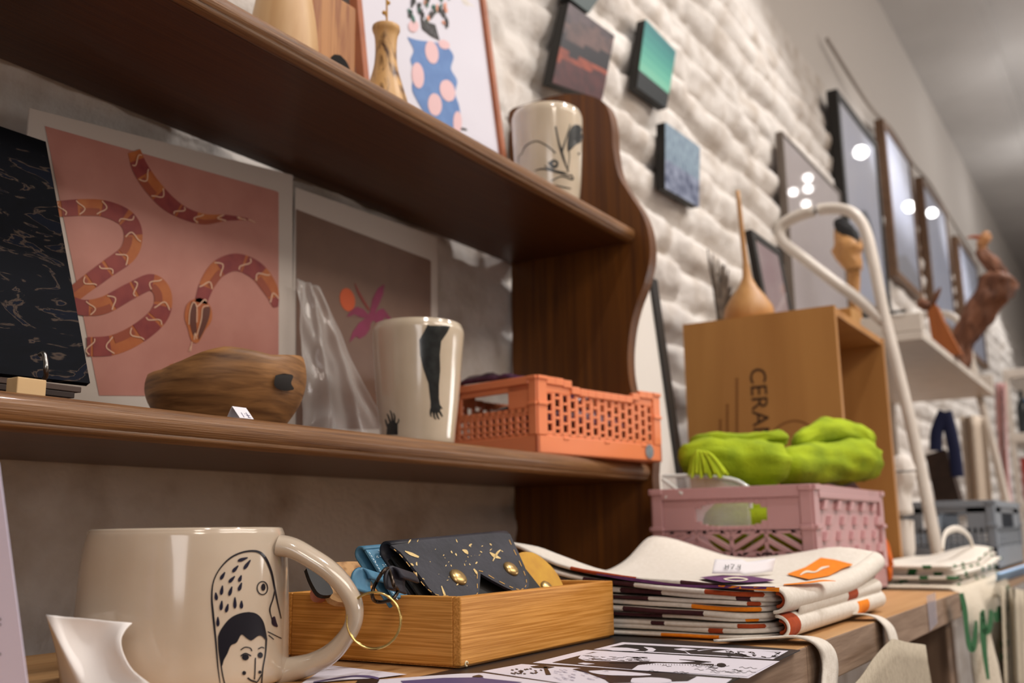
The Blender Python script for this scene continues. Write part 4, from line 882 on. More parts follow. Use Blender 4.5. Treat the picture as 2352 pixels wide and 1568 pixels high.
# price tag lying on the stack
tp = [onH(p, .004) for p in ((1633, 1322), (1725, 1328), (1740, 1296), (1650, 1288))]
tp = [Vector((p.x, p.y, p.z)) for p in tp]
G = []
base_ = onH((1690, 1318), .003)
for i in range(13):
    u = i/12; a = onD((1636+(1776-1636)*u, 1322-6*u-6*max(0, u-.6)*5*.0), 0).copy()
    row = []
    for j in range(5):
        v = j/4; px_ = 1636+94*u if u < .72 else 1703+ (u-.72)/.28*72; py_ = (1322-32*v) if u < .72 else (1327-30*v)-(u-.72)/.28*10
        P0_ = onP((px_+6*v, py_), base_, Vector((-.5, -1, .9)).normalized()); row.append(P0_+Vector((0, 0, .002)))
    G.append(row)
o = MB().sheet(G, .0004)
gp = lambda p: onP(p, base_+Vector((-.5, -1, .9)).normalized()*.0022, Vector((-.5, -1, .9)).normalized())+Vector((0, 0, .002))
for sk in ([(1667, 1312), (1667, 1302)], [(1667, 1307), (1673, 1306)], [(1673, 1312), (1674, 1302)], [(1679, 1301), (1687, 1302), (1681, 1312)], [(1690, 1312), (1691, 1311)], [(1697, 1302), (1695, 1307), (1701, 1308)], [(1701, 1302), (1700, 1314)]): o.ink(stroke(sk, 1.8, smooth=False), gp, 1)
o = o.build('price_slip', [PAPER(), BLACK()], base=base_); tag(o, 'folded white paper price slip lying on the tote stack', 'price tag')

# ---- cotton straps over the table edge
def ribbon(pts, w, wd, n=6, th=.0012, m=None):
    P = cr([tuple(p) for p in pts], n); wv = Vector(wd).normalized()*w/2
    return MB().sheet([[Vector(p)-wv, Vector(p)-wv*.5+Vector((0, 0, .0002)), Vector(p)+wv*.5, Vector(p)+wv] for p in P], th)
s1 = onZ((1812, 1470), ZT+.003); ed = TY0
x_ = onY((1870, 1475), ed).x
xe = onY((1888, 1568), .2).x
o = ribbon([(x_-.030, .268, ZT+.0022), (x_-.010, .240, ZT+.0032), (x_-.002, .219, ZT+.0042), (x_+.003, .207, ZT-.001), (x_+.008, .204, ZT-.014), ((x_+xe)/2+.006, .202, ZT-.035), (xe+.012, .200, ZT-.062), (xe+.02, .199, ZT-.085)], .036, (1, 0, -.1), th=.0018).build('tote_strap', CREAM(), base=(x_, .21, ZT)); tag(o, 'cream cotton strap hanging over the table edge below the tote stack', 'strap')
x2 = onY((2020, 1420), ed).x
o = ribbon([(x2-.055, .262, ZT+.002), (x2-.02, .24, ZT+.004), (x2-.004, .219, ZT+.0045), (x2+.002, .207, ZT-.003), (x2+.006, .203, ZT-.018), (x2+.010, .202, ZT-.05)], .034, (1, 0, -.1)).build('tote_strap', CREAM(), base=(x2, .21, ZT)); tag(o, 'second cream strap over the edge, holding the hanging grey-cream bag', 'strap')
o = ribbon([(x2-.04, .275, ZT+.012), (x2-.015, .250, ZT+.012), (x2+.02, .243, ZT+.007), (x2+.045, .247, ZT+.002)], .012, (1, .2, 0), th=.002).build('tote_strap', CREAM(), base=(x2, .25, ZT)); tag(o, 'short loose cream strap end lying on the tabletop by the pink crate', 'strap')
# hanging bag
hb = [(1968, 1568), (2002, 1520), (2040, 1474), (2054, 1468), (2085, 1474), (2122, 1480), (2130, 1510), (2142, 1570)]
yb = .195
G = []
top = cr([(1930, 1600), (1975, 1558), (2010, 1508), (2044, 1472), (2056, 1468), (2085, 1475), (2121, 1480), (2124, 1484)], 4)
for i, p in enumerate(top):
    a = onY((p[0], p[1]), yb); r = []
    for j in range(12):
        v = j/11; r.append(a+Vector((-.001*j+.004*v, -.010*v+.006*math.sin(i*.35+v*2)*v, -.16*v)))
    G.append(r)
o = MB().sheet(G, .0015).build('hanging_bag', weave('grey_cream_canvas', '#b5aa97', '#a59a88'), base=onY((2050, 1475), yb)); tag(o, 'grey-cream cloth bag hanging from straps in front of the table', 'bag')

# ---- pink crate with tray, scarf and red cloth
PINK = M('dusty_pink_plastic', '#bd9192', .33, sss=.15)
cr0 = Vector((1.078, .305, ZT+.0003))
pk = crate('pink_crate', 'dusty pink folding crate on the table behind the tote stack', cr0, (1, 0, 0), (0, 1, 0), .325, .184, .126, PINK, ('stud', 'diamond'), dip=False, base_h=.028)
GREEN = M('lime_knit', '#a0b312', .95, '#7d920a', 30, bump=.9, bs=350, bd=.0015)
def sweep(mb, pts, ra, rb, n=28, seed=0, amp=.0025, m=0, fr=60):
    P = cr(pts, 7); N = len(P); L = [Vector(p[:3]) for p in P]; ring = []
    for i, p in enumerate(L):
        t_ = (L[min(i+1, N-1)]-L[max(i-1, 0)]).normalized(); a = (Vector((0, 0, 1))-t_*t_.z).normalized(); b = t_.cross(a)
        e = min(i, N-1-i)/3; k_ = min(1, .25+.75*e**.5) if e < 1 else 1; s_ = P[i][3] if len(P[i]) > 3 else 1
        for j in range(n):
            q_ = 2*math.pi*j/n; d_ = amp*(nz(math.cos(q_)*3+seed, math.sin(q_)*3, i*.18)+.5*nz(math.cos(q_)*7, math.sin(q_)*7+seed, i*.4))
            ring.append(p+a*((ra*s_*k_+d_)*math.cos(q_))+b*((rb*s_*k_+d_)*math.sin(q_)))
    mb.add(ring, [(i*n+j, i*n+(j+1) % n, (i+1)*n+(j+1) % n, (i+1)*n+j) for i in range(N-1) for j in range(n)], m, True)
    mb.add(ring[:n], [tuple(reversed(range(n)))], m); mb.add(ring[-n:], [tuple(range(n))], m)
t = thing('green_scarf', 'lime green knitted scarf bundled on top of the pink crate', 'scarf', (1.18, .38, ZT+.12))
def sc(p, x=None, y=None, s_=1): q_ = onX(p, x) if x else onY(p, y); return (q_.x, q_.y, q_.z, s_)
mb = MB()
sweep(mb, [sc((1780, 1074), x=1.19, s_=.9), sc((1850, 1068), x=1.24, s_=1.0), sc((1920, 1062), x=1.30, s_=1.08), sc((1975, 1056), x=1.345, s_=1.12), sc((2008, 1058), x=1.37, s_=.8)], .0255, .024, seed=1, amp=.005, fr=3)
sweep(mb, [sc((1825, 1022), x=1.25, s_=.6), sc((1860, 1003), x=1.28, s_=.8), sc((1905, 992), x=1.32, s_=1.05), sc((1965, 1003), x=1.37, s_=1.0), sc((2005, 1022), x=1.39, s_=.7)], .0165, .018, seed=2, amp=.004)
mb.build('roll', GREEN, t)
mb = MB()
sweep(mb, [sc((1560, 1060), x=1.12, s_=.75), sc((1620, 1050), x=1.13, s_=1.0), sc((1690, 1060), x=1.15, s_=1.15), sc((1760, 1065), x=1.17, s_=1.2), sc((1800, 1066), x=1.19, s_=.9)], .0225, .024, seed=5, amp=.005)
sweep(mb, [sc((1585, 1018), x=1.14, s_=.8), sc((1640, 1010), x=1.15, s_=.9), sc((1700, 1012), x=1.17, s_=.8), sc((1760, 1008), x=1.19, s_=.8), sc((1806, 1006), x=1.21, s_=.9)], .0105, .018, seed=8, amp=.003)
mb.build('folded_end', GREEN, t)
mb = MB(); tp_ = onX((1603, 1035), 1.09)
for i in range(26):
    e_ = onX((1582+i*3.6, 1092+6*math.sin(i)), 1.088+.01*math.sin(i*2.1)); md_ = (tp_+e_)/2+Vector((0, 0, .008)); mb.tube(cr([tp_, md_, e_], 5), .0016, 6)
mb.build('tassel', M('bright_lime_yarn', '#b9cc2a', .95, '#a3b81c', 90), t)
mb = MB(); sweep(mb, [(1.17, .335, ZT+.115, 1), (1.25, .34, ZT+.118, 1), (1.33, .345, ZT+.124, 1), (1.375, .35, ZT+.136, .9)], .014, .028, seed=3, amp=.004)
o = mb.build('red_cloth', M('deep_red_cloth', '#7d1a12', .95, '#6a130e', 80, sheen=.3), base=(1.22, .34, ZT+.1)); tag(o, 'deep red cloth under the green scarf in the pink crate', 'cloth')
# clear tray in the crate
ACR = M('clear_acrylic', '#f2f0ee', .06, alpha=.28, coat=1)
mb = MB(); sweep(mb, [(1.12, .44, ZT+.07, .8), (1.13, .41, ZT+.085, 1), (1.15, .37, ZT+.085, 1), (1.18, .34, ZT+.07, .8)], .030, .020, seed=15, amp=.005)
mb.build('tail', GREEN, bpy.data.objects['green_scarf'])
PO = MB(); sweep(PO, [(*(oc0+u_*.02+v_*.075+Vector((0, 0, .040))), .8), (*(oc0+u_*.09+v_*.080+Vector((0, 0, .044))), 1), (*(oc0+u_*.17+v_*.075+Vector((0, 0, .040))), 1), (*(oc0+u_*(L_-.02)+v_*.075+Vector((0, 0, .034))), .7)], .024, .058, seed=19, amp=.005)
o = PO.build('purple_pouch', M('purple_foil', '#3a1d33'), base=oc0+u_*.1+v_*.07+Vector((0, 0, .03))); tag(o, 'dark purple foil pouch lying low inside the orange crate', 'pouch')
t = thing('acrylic_box', 'clear acrylic box with a pale rim poking out of the pink crate', 'box', (1.06, .42, ZT+.03))
pA, pB, pC = onX((1522, 1092), 1.09), onX((1600, 1092), 1.095), onX((1722, 1126), 1.11)
R_ = cr([pA, (pA*2+pB)/3, pB, onX((1680, 1100), 1.105), onX((1712, 1115), 1.108), pC, pC+Vector((0, 0, -.02))], 5)
MB().tube(R_, .0022, 8).build('rim', M('frosted_rim', '#dfe3e0', .2, coat=1), t)
G = [[Vector(p)+Vector((0, .001, -.055*j/5)) for j in range(6)] for p in R_]; MB().sheet(G, .0012).build('wall', ACR, t)
pD = Vector((pA.x-.012, pA.y+.002, pA.z-.0)); 
MB().tube([onX((1522, 1100), 1.085), onX((1568, 1134), 1.075)], .0022, 8).tube([onX((1516, 1130), 1.085), onX((1532, 1142), 1.075)], .002, 8).build('corner_edge', M('frosted_rim', '#dfe3e0'), t)
# orange cloth beyond the crate
mb = MB(); sweep(mb, [(1.420, .322, ZT+.085, .5), (1.423, .317, ZT+.06, .9), (1.425, .312, ZT+.03, 1), (1.428, .315, ZT+.008, .8)], .012, .010, seed=12, amp=.003)
o = mb.build('orange_cloth', M('orange_cloth', '#d0661a', .9, '#b8500f', 60), base=(1.425, .315, ZT)); tag(o, 'orange cloth squeezed out behind the far corner of the pink crate', 'cloth')

# ================================================================== leaning black frame behind the hutch side
t = thing('leaning_frame', 'tall black frame with white mat leaning behind the hutch', 'picture', (1.30, .57, ZT))
o_ = Vector((1.33, .563, ZT+.0005)); 
pt, pb_ = onX((1497, 640), 1.33), onX((1553, 1040), 1.33); lv = (pt-pb_).normalized(); bot = pb_+lv*((ZT+.001-pb_.z)/lv.z)
ln = (1.25-ZT)/lv.z; uX = Vector((1, 0, 0)); th_ = Vector((0, lv.z, -lv.y))*.018
W = .30
MB().obox(bot-uX*W, uX*W, th_, lv*.02).obox(bot-uX*.016, uX*.016, th_, lv*ln).obox(bot-uX*W, uX*.016, th_, lv*ln).obox(bot-uX*W+lv*(ln-.016), uX*W, th_, lv*.016)
lf = MB(); Yy = Vector((-.6, 0, 0))
b2 = Vector((1.185, bot.y+.02, ZT+.001))
lf.obox(bot-uX*.0, uX*.020, th_, lv*ln)
MB().obox(bot, uX*.022, th_, lv*ln).obox(bot-uX*.15+th_*.2, uX*.15, th_*.6, lv*.02).build('frame', M('black_frame', '#1f1d1b', .5), t, bevel=.001)
MB().obox(bot-uX*.15+th_*.3, uX*.15, th_*.4, lv*(ln)).build('mat_board', M('mat_board', '#d8d2cb', .7), t)

# ================================================================== second table beyond
T2X0, T2X1, T2Y0 = 1.375, 3.9, .225
t = thing('back_table', 'farther display table carrying the wine box and ladder shelf', 'table', (2.5, .45, 0))
MB().box((T2X0, T2Y0, ZT-.03), (T2X1, .68, ZT-.001)).build('tabletop', wood('table2_wood', '#a88560', '#94714e', 'x', 40, .5), t, bevel=.002)
for x, y in ((T2X0+.03, T2Y0+.02), (T2X1-.09, T2Y0+.02), (T2X0+.03, .63), (T2X1-.09, .63)): MB().box((x, y, .001), (x+.05, y+.05, ZT-.03)).build('leg', wood('leg_wood', '#8a715c', '#6d5644', 'z'), t, bevel=.002)

# ---- wine box
BX0, BX1, BY0, BY1, BZ1 = 1.45, 1.775, .358, .594, 1.199
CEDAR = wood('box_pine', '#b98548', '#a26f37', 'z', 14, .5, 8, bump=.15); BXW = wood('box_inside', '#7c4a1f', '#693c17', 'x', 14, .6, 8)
t = thing('wine_box', 'upright open wooden wine box with branded lettering behind the pink crate', 'wooden box', ((BX0+BX1)/2, (BY0+BY1)/2, ZT))
th = .012
mb = MB().box((BX0, BY0, ZT), (BX0+th, BY1, BZ1), 0)
zt_ = onX((1722, 845), BX0)
mb.text('CERAND', .036, (BX0, zt_.y, zt_.z), (0, 0, -1), (0, -1, 0), 1, -.0006 if False else .0006)
for (px0, px1, yb0) in ((1690, 870, 1000), (1668, 930, 1000), (1652, 965, 1000)):
    for yy in range(px1, yb0, 9):
        mb.ink(stroke([(px0, yy), (px0+5, yy+3)], 7, smooth=False), lambda p: onX(p, BX0-.0004), 2)
mb.ink(stroke([(1770, 995, 3), (1795, 975, 4), (1825, 966, 4), (1855, 975, 4), (1875, 1000, 3)]), lambda p: onX(p, BX0-.0004), 2)
mb.build('end_panel', [CEDAR, M('burnt_brand', '#2e1a0b', .8), M('faded_brand', '#744619', .7)], t)
MB().box((BX1-th, BY0, ZT), (BX1, BY1, BZ1)).build('end_panel', CEDAR, t, bevel=.001)
MB().box((BX0+th, BY0+.002, BZ1-th), (BX1-th, BY1, BZ1-.0002)).build('top_panel', CEDAR, t, bevel=.001)
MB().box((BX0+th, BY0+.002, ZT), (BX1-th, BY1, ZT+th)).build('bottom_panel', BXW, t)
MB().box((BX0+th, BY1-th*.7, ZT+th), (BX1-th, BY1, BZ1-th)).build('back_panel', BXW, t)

# ---- things on the wine box
q = onX((1719, 700), 1.56); gz = BZ1; 
t = thing('gourd_vase', 'long-necked bulbous wooden gourd vase on the wine box', 'vase', (1.56, q.y, gz))
ztop = onX((1704, 437), 1.56).z-gz
MB().lathe((1.56, q.y, gz), [(.001, 0), (.020, .001), (.036, .008), (.0415, .022), (.039, .038), (.028, .056), (.016, .072), (.0075, .090), (.0045, .115), (.004, .16), (.0036, ztop-.02), (.0035, ztop), (.0005, ztop)], 40, fn=lambda p, a, r, z: p+Vector((.0015*math.sin(z*20), .004*max(0, z-.09)/.1, 0))).build('body', wood('gourd_wood', '#b88a54', '#9c6c38', 'z', 40, .5, 6), t)
t = thing('leaf_bundle', 'grey dried leaf bundle beside the gourd vase', 'dried plant', (1.62, .60, BZ1)); mb = MB()
bq = onX((1652, 712), 1.62); tq = onX((1632, 572), 1.62); random.seed(9)
bz = Vector((bq.x, bq.y, BZ1)); 
for i in range(9):
    a = i/8; e_ = onX((1625+60*a, 590+a*60+20*math.sin(i)), 1.62+.01*math.sin(i*2)); b_ = bz+Vector((0, .015*(a-.5), 0)); mid = (b_+e_)/2+Vector((0, .012*(a-.5), 0))
    P = cr([b_, mid, e_], 6); mb.sheet([[Vector(p)+Vector((.0, .008*w_*math.sin(k/len(P)*3.1+.2), 0))+Vector((.004*abs(w_), 0, 0)) for w_ in (-1, 0, 1)] for k, p in enumerate(P)], .001)
mb.build('leaves', M('grey_leaf', '#a39688', .7, '#5e544c', 60), t)
mb = MB()
for i in range(6): e_ = onX((1625+12*i % 50, 572+12*i), 1.62); mb.tube(cr([bz, (bz+e_)/2, e_], 4), .0012, 5)
mb.build('stems', M('dark_stem', '#4a4038', .7), t)
def frame(name, label, x0, x1, z0, z1, y, bw, dp, cf, cp, cat='picture', art=None, tilt=0, glass=True, y2=None):
    """hangs in front of the wall; y = front face"""
    t = thing(name, label, cat, ((x0+x1)/2, y, z0)); up_ = Vector((0, tilt, 1)).normalized(); n_ = Vector((0, -1, tilt)).normalized(); X_ = Vector((x1-x0, 0, 0)); x_ = Vector((1, 0, 0)); H_ = z1-z0
    o = Vector((x0, y, z0)); mb = MB()
    mb.obox(o, x_*bw, -n_*dp, up_*H_).obox(o+x_*(x1-x0-bw), x_*bw, -n_*dp, up_*H_).obox(o+x_*bw, X_-x_*2*bw, -n_*dp, up_*bw).obox(o+x_*bw+up_*(H_-bw), X_-x_*2*bw, -n_*dp, up_*bw)
    mb.build('frame', cf, t, bevel=.002)
    pm_ = MB().obox(o+x_*bw-n_*dp*.22, X_-x_*2*bw, -n_*dp*.3, up_*0+up_*bw*0+up_*(H_-2*bw)); pm_.V = [(v[0], v[1]+up_.y*bw, v[2]+bw) for v in pm_.V]
    ms = [cp]
    if art:
        ms = [cp]+art[0]
        for m_i, poly in art[1]: pm_.ink(fill([(x0+bw+(x1-x0-2*bw)*a, z0+bw+(H_-2*bw)*b) for a, b in poly], .01, 9), lambda p: Vector((p[0], y+dp*.22-.001+(p[1]-z0)*tilt, p[1])), m_i)
    pm_.build('print', ms, t)
    if glass: MB().add([q_+(o+x_*bw*.9-n_*dp*.08+up_*bw*.9) for q_ in (Vector((0,0,0)), X_-x_*1.8*bw, X_-x_*1.8*bw+up_*(H_-1.8*bw), up_*(H_-1.8*bw))], [(0, 1, 2, 3)]).build('glass', _mc['pane'], t)
    return t
def pane():
    m = bpy.data.materials.new('pane'); m.use_nodes = True; nt = m.node_tree; nt.nodes.clear(); out = nt.nodes.new('ShaderNodeOutputMaterial'); mx = nt.nodes.new('ShaderNodeMixShader')
    tr = nt.nodes.new('ShaderNodeBsdfTransparent'); gl = nt.nodes.new('ShaderNodeBsdfGlossy'); gl.inputs['Roughness'].default_value = .03; fz = nt.nodes.new('ShaderNodeFresnel'); fz.inputs[0].default_value = 1.5
    nt.links.new(fz.outputs[0], mx.inputs[0]); nt.links.new(tr.outputs[0], mx.inputs[1]); nt.links.new(gl.outputs[0], mx.inputs[2]); nt.links.new(mx.outputs[0], out.inputs[0]); _mc['pane'] = m
pane()
BLK = M('black_frame', '#1f1d1b', .5)
# small black frame with a pink print leaning on the box
a_, b_ = onX((1812, 590), 1.66), onX((1848, 700), 1.66)
MBt = frame('pink_print_frame', 'small black frame with a pink print standing on the wine box', 1.60, 1.76, BZ1+.001, onY((1830, 575), .50).z, .50, .014, .014, BLK, M('pale_pink_print', '#c9b3bd', .5, '#d9cdd3', 12), tilt=.12)
t = thing('wood_toy_block', 'small light wooden block with a carved face on the wine box', 'wood block', (1.70, .40, BZ1))
qa = onX((1925, 685), 1.66)
MB().box((1.665, .383, BZ1), (1.725, .418, BZ1+.040)).build('block', wood('toy_wood', '#b98c50', '#a2743a', 'z', 30), t, bevel=.002)
MB().ink(fill(ell(0, 0, .006, .008), .002), lambda p: Vector((1.6645, .405+p[0], BZ1+.02+p[1]))).ink(fill(ell(0, 0, .005, .007), .002), lambda p: Vector((1.6645, .392+p[0], BZ1+.02+p[1]))).build('eye', M('dark_eye', '#3a2412', .7), t)
MB().lathe((1.738, .41, BZ1), [(.001, 0), (.012, .001), (.013, .02), (.006, .034), (.0005, .036)], 20).build('cap', M('dark_cap', '#4a3c34', .6), t)
# figure with black hair behind the ladder loop
def fig():
    c = onX((1948, 640), 2.16); zs_ = onX((2122, 780), 2.1).z+.017; t = thing('carved_figure', 'pale wooden carved figure with a black top seen through the ladder loop', 'figurine', (2.16, c.y, zs_))
    b0 = onX((1960, 648), 2.16)
    mb = MB(); sweep(mb, [(2.16, b0.y, zs_, .8), (*onX((1962, 660), 2.16), .4), (*onX((1962, 620), 2.16), .7), (*onX((1950, 590), 2.16), 1.2), (*onX((1945, 565), 2.16), 1.4), (*onX((1935, 540), 2.16), .8), (*onX((1928, 520), 2.16), .5)], .022, .022, seed=4, amp=.006)
    mb.build('body', wood('figure_wood', '#c2925c', '#a87642', 'z', 30), t)
    mb = MB(); sweep(mb, [(*onX((1918, 505), 2.15), .5), (*onX((1935, 520), 2.15), 1), (*onX((1955, 545), 2.15), 1), (*onX((1966, 572), 2.15), .4)], .016, .012, seed=6, amp=.004)
    mb.build('black_top', M('black_top', '#1d1d1f', .7), t)
fig()

# ---- white ladder shelf
t = thing('ladder_shelf', 'white metal ladder shelf with rounded frame loops on the back table', 'shelf', (2.55, .42, ZT))
WM = M('white_metal', '#d2c9bf', .4, '#c9c0b6', 20)
def loop(X0, name):
    f = lambda p: onX(p, X0)
    leg = [(2163, 1335), (2140, 1200), (2098, 1000), (2060, 840), (2030, 720), (2008, 610), (1988, 530), (1962, 492), (1925, 479), (1870, 484), (1815, 504), (1792, 525), (1800, 556), (1850, 596), (1920, 650), (1975, 690), (2030, 740)]
    # the same frame shape, traced once at the near frame and set again at X0
    base = [onX(p, 1.95) for p in leg]; base[0].z = ZT+.001
    P = [Vector((X0, p.y, p.z)) for p in cr([tuple(b) for b in base], 5) for p in [Vector(p)]]
    MB().tube(P, .011, 10, flat=(.0165, (0, 1, .0))).build(name, WM, t)
loop(1.95, 'side_frame'); loop(3.15, 'side_frame')
MB().box((1.935, .62, ZT+.001), (1.965, .64, 1.44)).build('back_leg', WM, t, bevel=.003); MB().box((3.135, .62, ZT+.001), (3.165, .64, 1.44)).build('back_leg', WM, t, bevel=.003)
sy = .345; sz = onX((2122, 780), 2.1).z
MB().box((2.08, sy, sz-.002), (3.16, .66, sz+.016)).build('shelf_board', WM, t, bevel=.002)
MB().box((2.08, sy, sz+.016), (2.10, .66, onX((2120, 715), 2.08).z)).build('shelf_end', WM, t, bevel=.002)
MB().box((2.075, .372, onX((2120, 705), 2.08).z-.006), (2.079, .425, onX((2120, 705), 2.08).z-.001)).build('slot', BLACK(), t)
MB().box((3.14, sy, sz+.016), (3.16, .66, sz+.06)).build('shelf_end', WM, t, bevel=.002)

# ---- driftwood bird sculpture
t = thing('driftwood_bird', 'carved bird head on a twisted driftwood branch standing on the ladder shelf', 'sculpture', (2.75, .45, sz+.017))
Xd = 2.75; d_ = lambda p, s_=1: (*onX(p, Xd), s_)
DW = M('driftwood', '#7c5038', .7, '#4a2a1a', 30, stretch=(1, 1, .5), pos=(.35, .7), dist=1.2, bump=.6, bs=80)
mb = MB(); bz_ = onX((2205, 850), Xd)
sweep(mb, [(Xd, onX((2208, 870), Xd).y, sz+.017, .75), d_((2210, 790), .9), d_((2238, 735), 1.1), d_((2270, 690), 1.25), d_((2298, 650), 1.35), d_((2312, 628), .9)], .030, .028, seed=3, amp=.014)
sweep(mb, [d_((2305, 640), .6), d_((2290, 615), .8), d_((2262, 590), .8), d_((2252, 570), .65)], .022, .02, seed=7, amp=.006)
mb.build('branch', DW, t)
mb = MB(); sweep(mb, [d_((2258, 582), .8), d_((2255, 562), .9), d_((2264, 545), 1.0), d_((2260, 532), .6)], .014, .013, seed=1, amp=.001)
mb.build('head', wood('head_wood', '#b98455', '#9c6a40', 'z', 30), t)
mb = MB(); sweep(mb, [d_((2262, 548), .9), d_((2240, 544), .6), d_((2220, 546), .3)], .008, .008, amp=.0005); mb.build('beak', M('rust_beak', '#9a4a22', .6), t)
t = thing('wood_wedge', 'rust-brown upright wooden wedge beside the driftwood bird', 'sculpture', (2.6, .42, sz+.017))
wx = 2.45; P_ = [onX(p, wx) for p in ((2130, 715), (2148, 695), (2165, 735), (2212, 850), (2150, 850))]
for p in P_[3:]: p.z = sz+.0175
MB().prism(P_, (.05, 0, 0)).build('wedge', wood('rust_wood', '#a05a22', '#86461a', 'z', 24), t, bevel=.004)
mb = MB(); sweep(mb, [(*onX((2138, 706), wx+.02), .6), (*onX((2120, 698), wx+.02), 1), (*onX((2108, 690), wx+.02), .6)], .012, .012, amp=.004); sweep(mb, [(*onX((2138, 706), wx+.02), .6), (*onX((2150, 680), wx+.02), .6), (*onX((2160, 660), wx+.02), .3)], .008, .008, amp=.003); mb.build('knot', DW, t)

# ---- hanging textile with blue straps under the ladder shelf
t = thing('dark_bag', 'dark brown bag with navy blue straps hanging inside the ladder shelf', 'bag', (2.6, .42, ZT+.14))
xb = 2.45; f = lambda p: onX(p, xb)
P_ = [f(p) for p in ((2125, 1045), (2172, 1030), (2208, 1160), (2150, 1160))]
MB().prism([P_[0], P_[1], P_[2], P_[3]], (.06, 0, 0)).build('body', M('dark_brown_cloth', '#3a281d', .9, '#2a1c14', 40), t, bevel=.01)
mb = MB()
for pts in ([(2150, 1035), (2152, 990), (2170, 945)], [(2200, 1095), (2190, 1020), (2172, 945)]): mb.tube(cr([f(p) for p in pts], 5), .014, 8, flat=(.004, (0, 1, 0)))
mb.build('strap', M('navy_strap', '#141a3e', .8), t)
t = thing('cream_fabric', 'cream fabric panel hanging inside the ladder shelf', 'cloth', (2.8, .40, ZT+.14))
G = [[onX((2206+56*u+18*v, 955+220*v), 2.8)+Vector((.02*math.sin(u*9), 0, 0)) for v in [j/8 for j in range(9)]] for u in [i/12 for i in range(13)]]
MB().sheet(G, .003).build('panel', weave('cream_fabric', '#c9bbab', '#b9aa9a'), t)

# ---- grey crates
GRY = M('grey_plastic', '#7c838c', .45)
gx = 1.90; gq = onX((2160, 1170), gx)
g0 = Vector((1.93, .245, ZT+.0005))
crate('grey_crate', 'blue-grey folding crate beyond the right tote stack', (2.02, .245, ZT+.0005), (1, 0, 0), (0, 1, 0), .42, .16, .125, GRY, ('handle', 'handle'), dip=False, base_h=.04)
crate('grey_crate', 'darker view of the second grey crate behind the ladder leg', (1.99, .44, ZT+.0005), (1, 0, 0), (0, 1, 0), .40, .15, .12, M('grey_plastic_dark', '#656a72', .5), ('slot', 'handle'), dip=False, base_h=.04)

# ---- right tote stack and draped tote
GRN = weave('green_print_cloth', '#17552a', '#1f6434')
ax0, ax1, ay0, ay1 = 1.45, 1.88, .228, .352
for k in range(3):
    t = thing('folded_tote_bag', ['lowest', 'middle', 'top'][k]+' cream tote with green print in the pile beyond the pink crate', 'tote bag', ((ax0+ax1)/2, .31, ZT), 'green printed tote bags folded in a pile')
    for leaf in range(2):
        lev = k*2+leaf; G = []
        for i in range(20):
            r = []
            for j in range(12):
                u, v = i/19, j/11; x = ax0+(ax1-ax0)*u+.012*math.sin(lev*2.3); y = ay0+(ay1-ay0)*v+.006*math.sin(lev*1.7)
                r.append((x, y, ZT+.003+lev*.0048+.0012*nz(x*14, y*14, lev)+(lev/5)*.018*math.exp(-((u-.95)/.25)**2-((v-.2)/.4)**2)))
            G.append(r)
        MB().sheet(G, .0042, 0, rnd=True, side=lambda q, n, lv=lev: 1 if (q*7+lv*13) % 23 < 5 else 0).build('folded_panel', [CREAM(), GRN], t)
MB().tube(cr([onY(p, .255) for p in ((2165, 1262), (2172, 1225), (2200, 1214), (2226, 1232), (2238, 1268))], 6), .005, 8, flat=(.002, (0, 0, 1))).build('handle', CREAM(), t)
t = thing('draped_tote_bag', 'cream tote with green script hanging over the front of the back table', 'tote bag', (1.6, .21, ZT))
G = []
xa, xb = 1.392, 1.86
for i in range(40):
    u = i/39; x = xa+(xb-xa)*u; r = []
    for (yy, zz_) in [(.352, .0015), (.30, .0015), (.25, .0015), (.228, .001), (.216, -.006), (.211, -.03), (.209, -.06), (.207, -.10), (.205, -.15), (.203, -.21), (.202, -.28), (.20, -.36)]:
        dr_ = max(0, -zz_); r.append((x+.003*math.sin(u*22)*dr_*6, yy-.03*dr_+.010*math.sin(u*19+.6)*min(1, dr_*9), ZT+zz_+.001))
    G.append(r)
MB().sheet(G, .0025).build('cloth', weave('draped_canvas', '#cfc5b4', '#c0b5a3'), t)
gy = lambda p: onY(p, .196)
mb = MB()
for sk in ([(2208, 1362, 7), (2216, 1400, 8), (2221, 1450, 7), (2228, 1485, 9), (2236, 1488, 9), (2241, 1450, 7), (2242, 1425, 4)], [(2258, 1400, 5), (2260, 1440, 9), (2268, 1450, 10), (2275, 1430, 8), (2276, 1400, 5)], [(2256, 1405, 7), (2258, 1450, 10), (2262, 1500, 8), (2270, 1560, 5)], [(2284, 1405, 5), (2290, 1425, 7), (2296, 1395, 7), (2304, 1420, 8), (2310, 1445, 6)], [(2316, 1345, 5), (2320, 1370, 6), (2318, 1400, 5)], [(2298, 1480, 9), (2318, 1476, 10)], [(2298, 1508, 10), (2316, 1506, 11)]): mb.ink(stroke([(a, b, c*1.5) for a, b, c in sk]), gy, 0)
mb.build('script_print', GRN, t)
# bag edge and light blue cloth right
o = MB().sheet([[onY((2290+70*u, 1318-22*u+20*v), .20+.02*v) for v in [0, .25, .5, .75, 1]] for u in [i/8 for i in range(9)]], .003).build('blue_cloth', M('light_blue_cloth', '#a9cdf5', .9), base=onY((2330, 1310), .2)); tag(o, 'light blue cloth strip at the right edge beside the tote pile', 'cloth')
G = [[onY((2300+60*u+10*v, 1345+12*u+250*v), .19+.01*math.sin(u*9)) for v in [j/6 for j in range(7)]] for u in [i/8 for i in range(9)]]
o = MB().sheet(G, .002).build('hanging_tote_bag', weave('grey_cream_canvas', '#b5aa97', '#a59a88'), base=onY((2330, 1345), .19)); tag(o, 'grey-cream tote bag hanging at the far right below the blue cloth', 'tote bag')

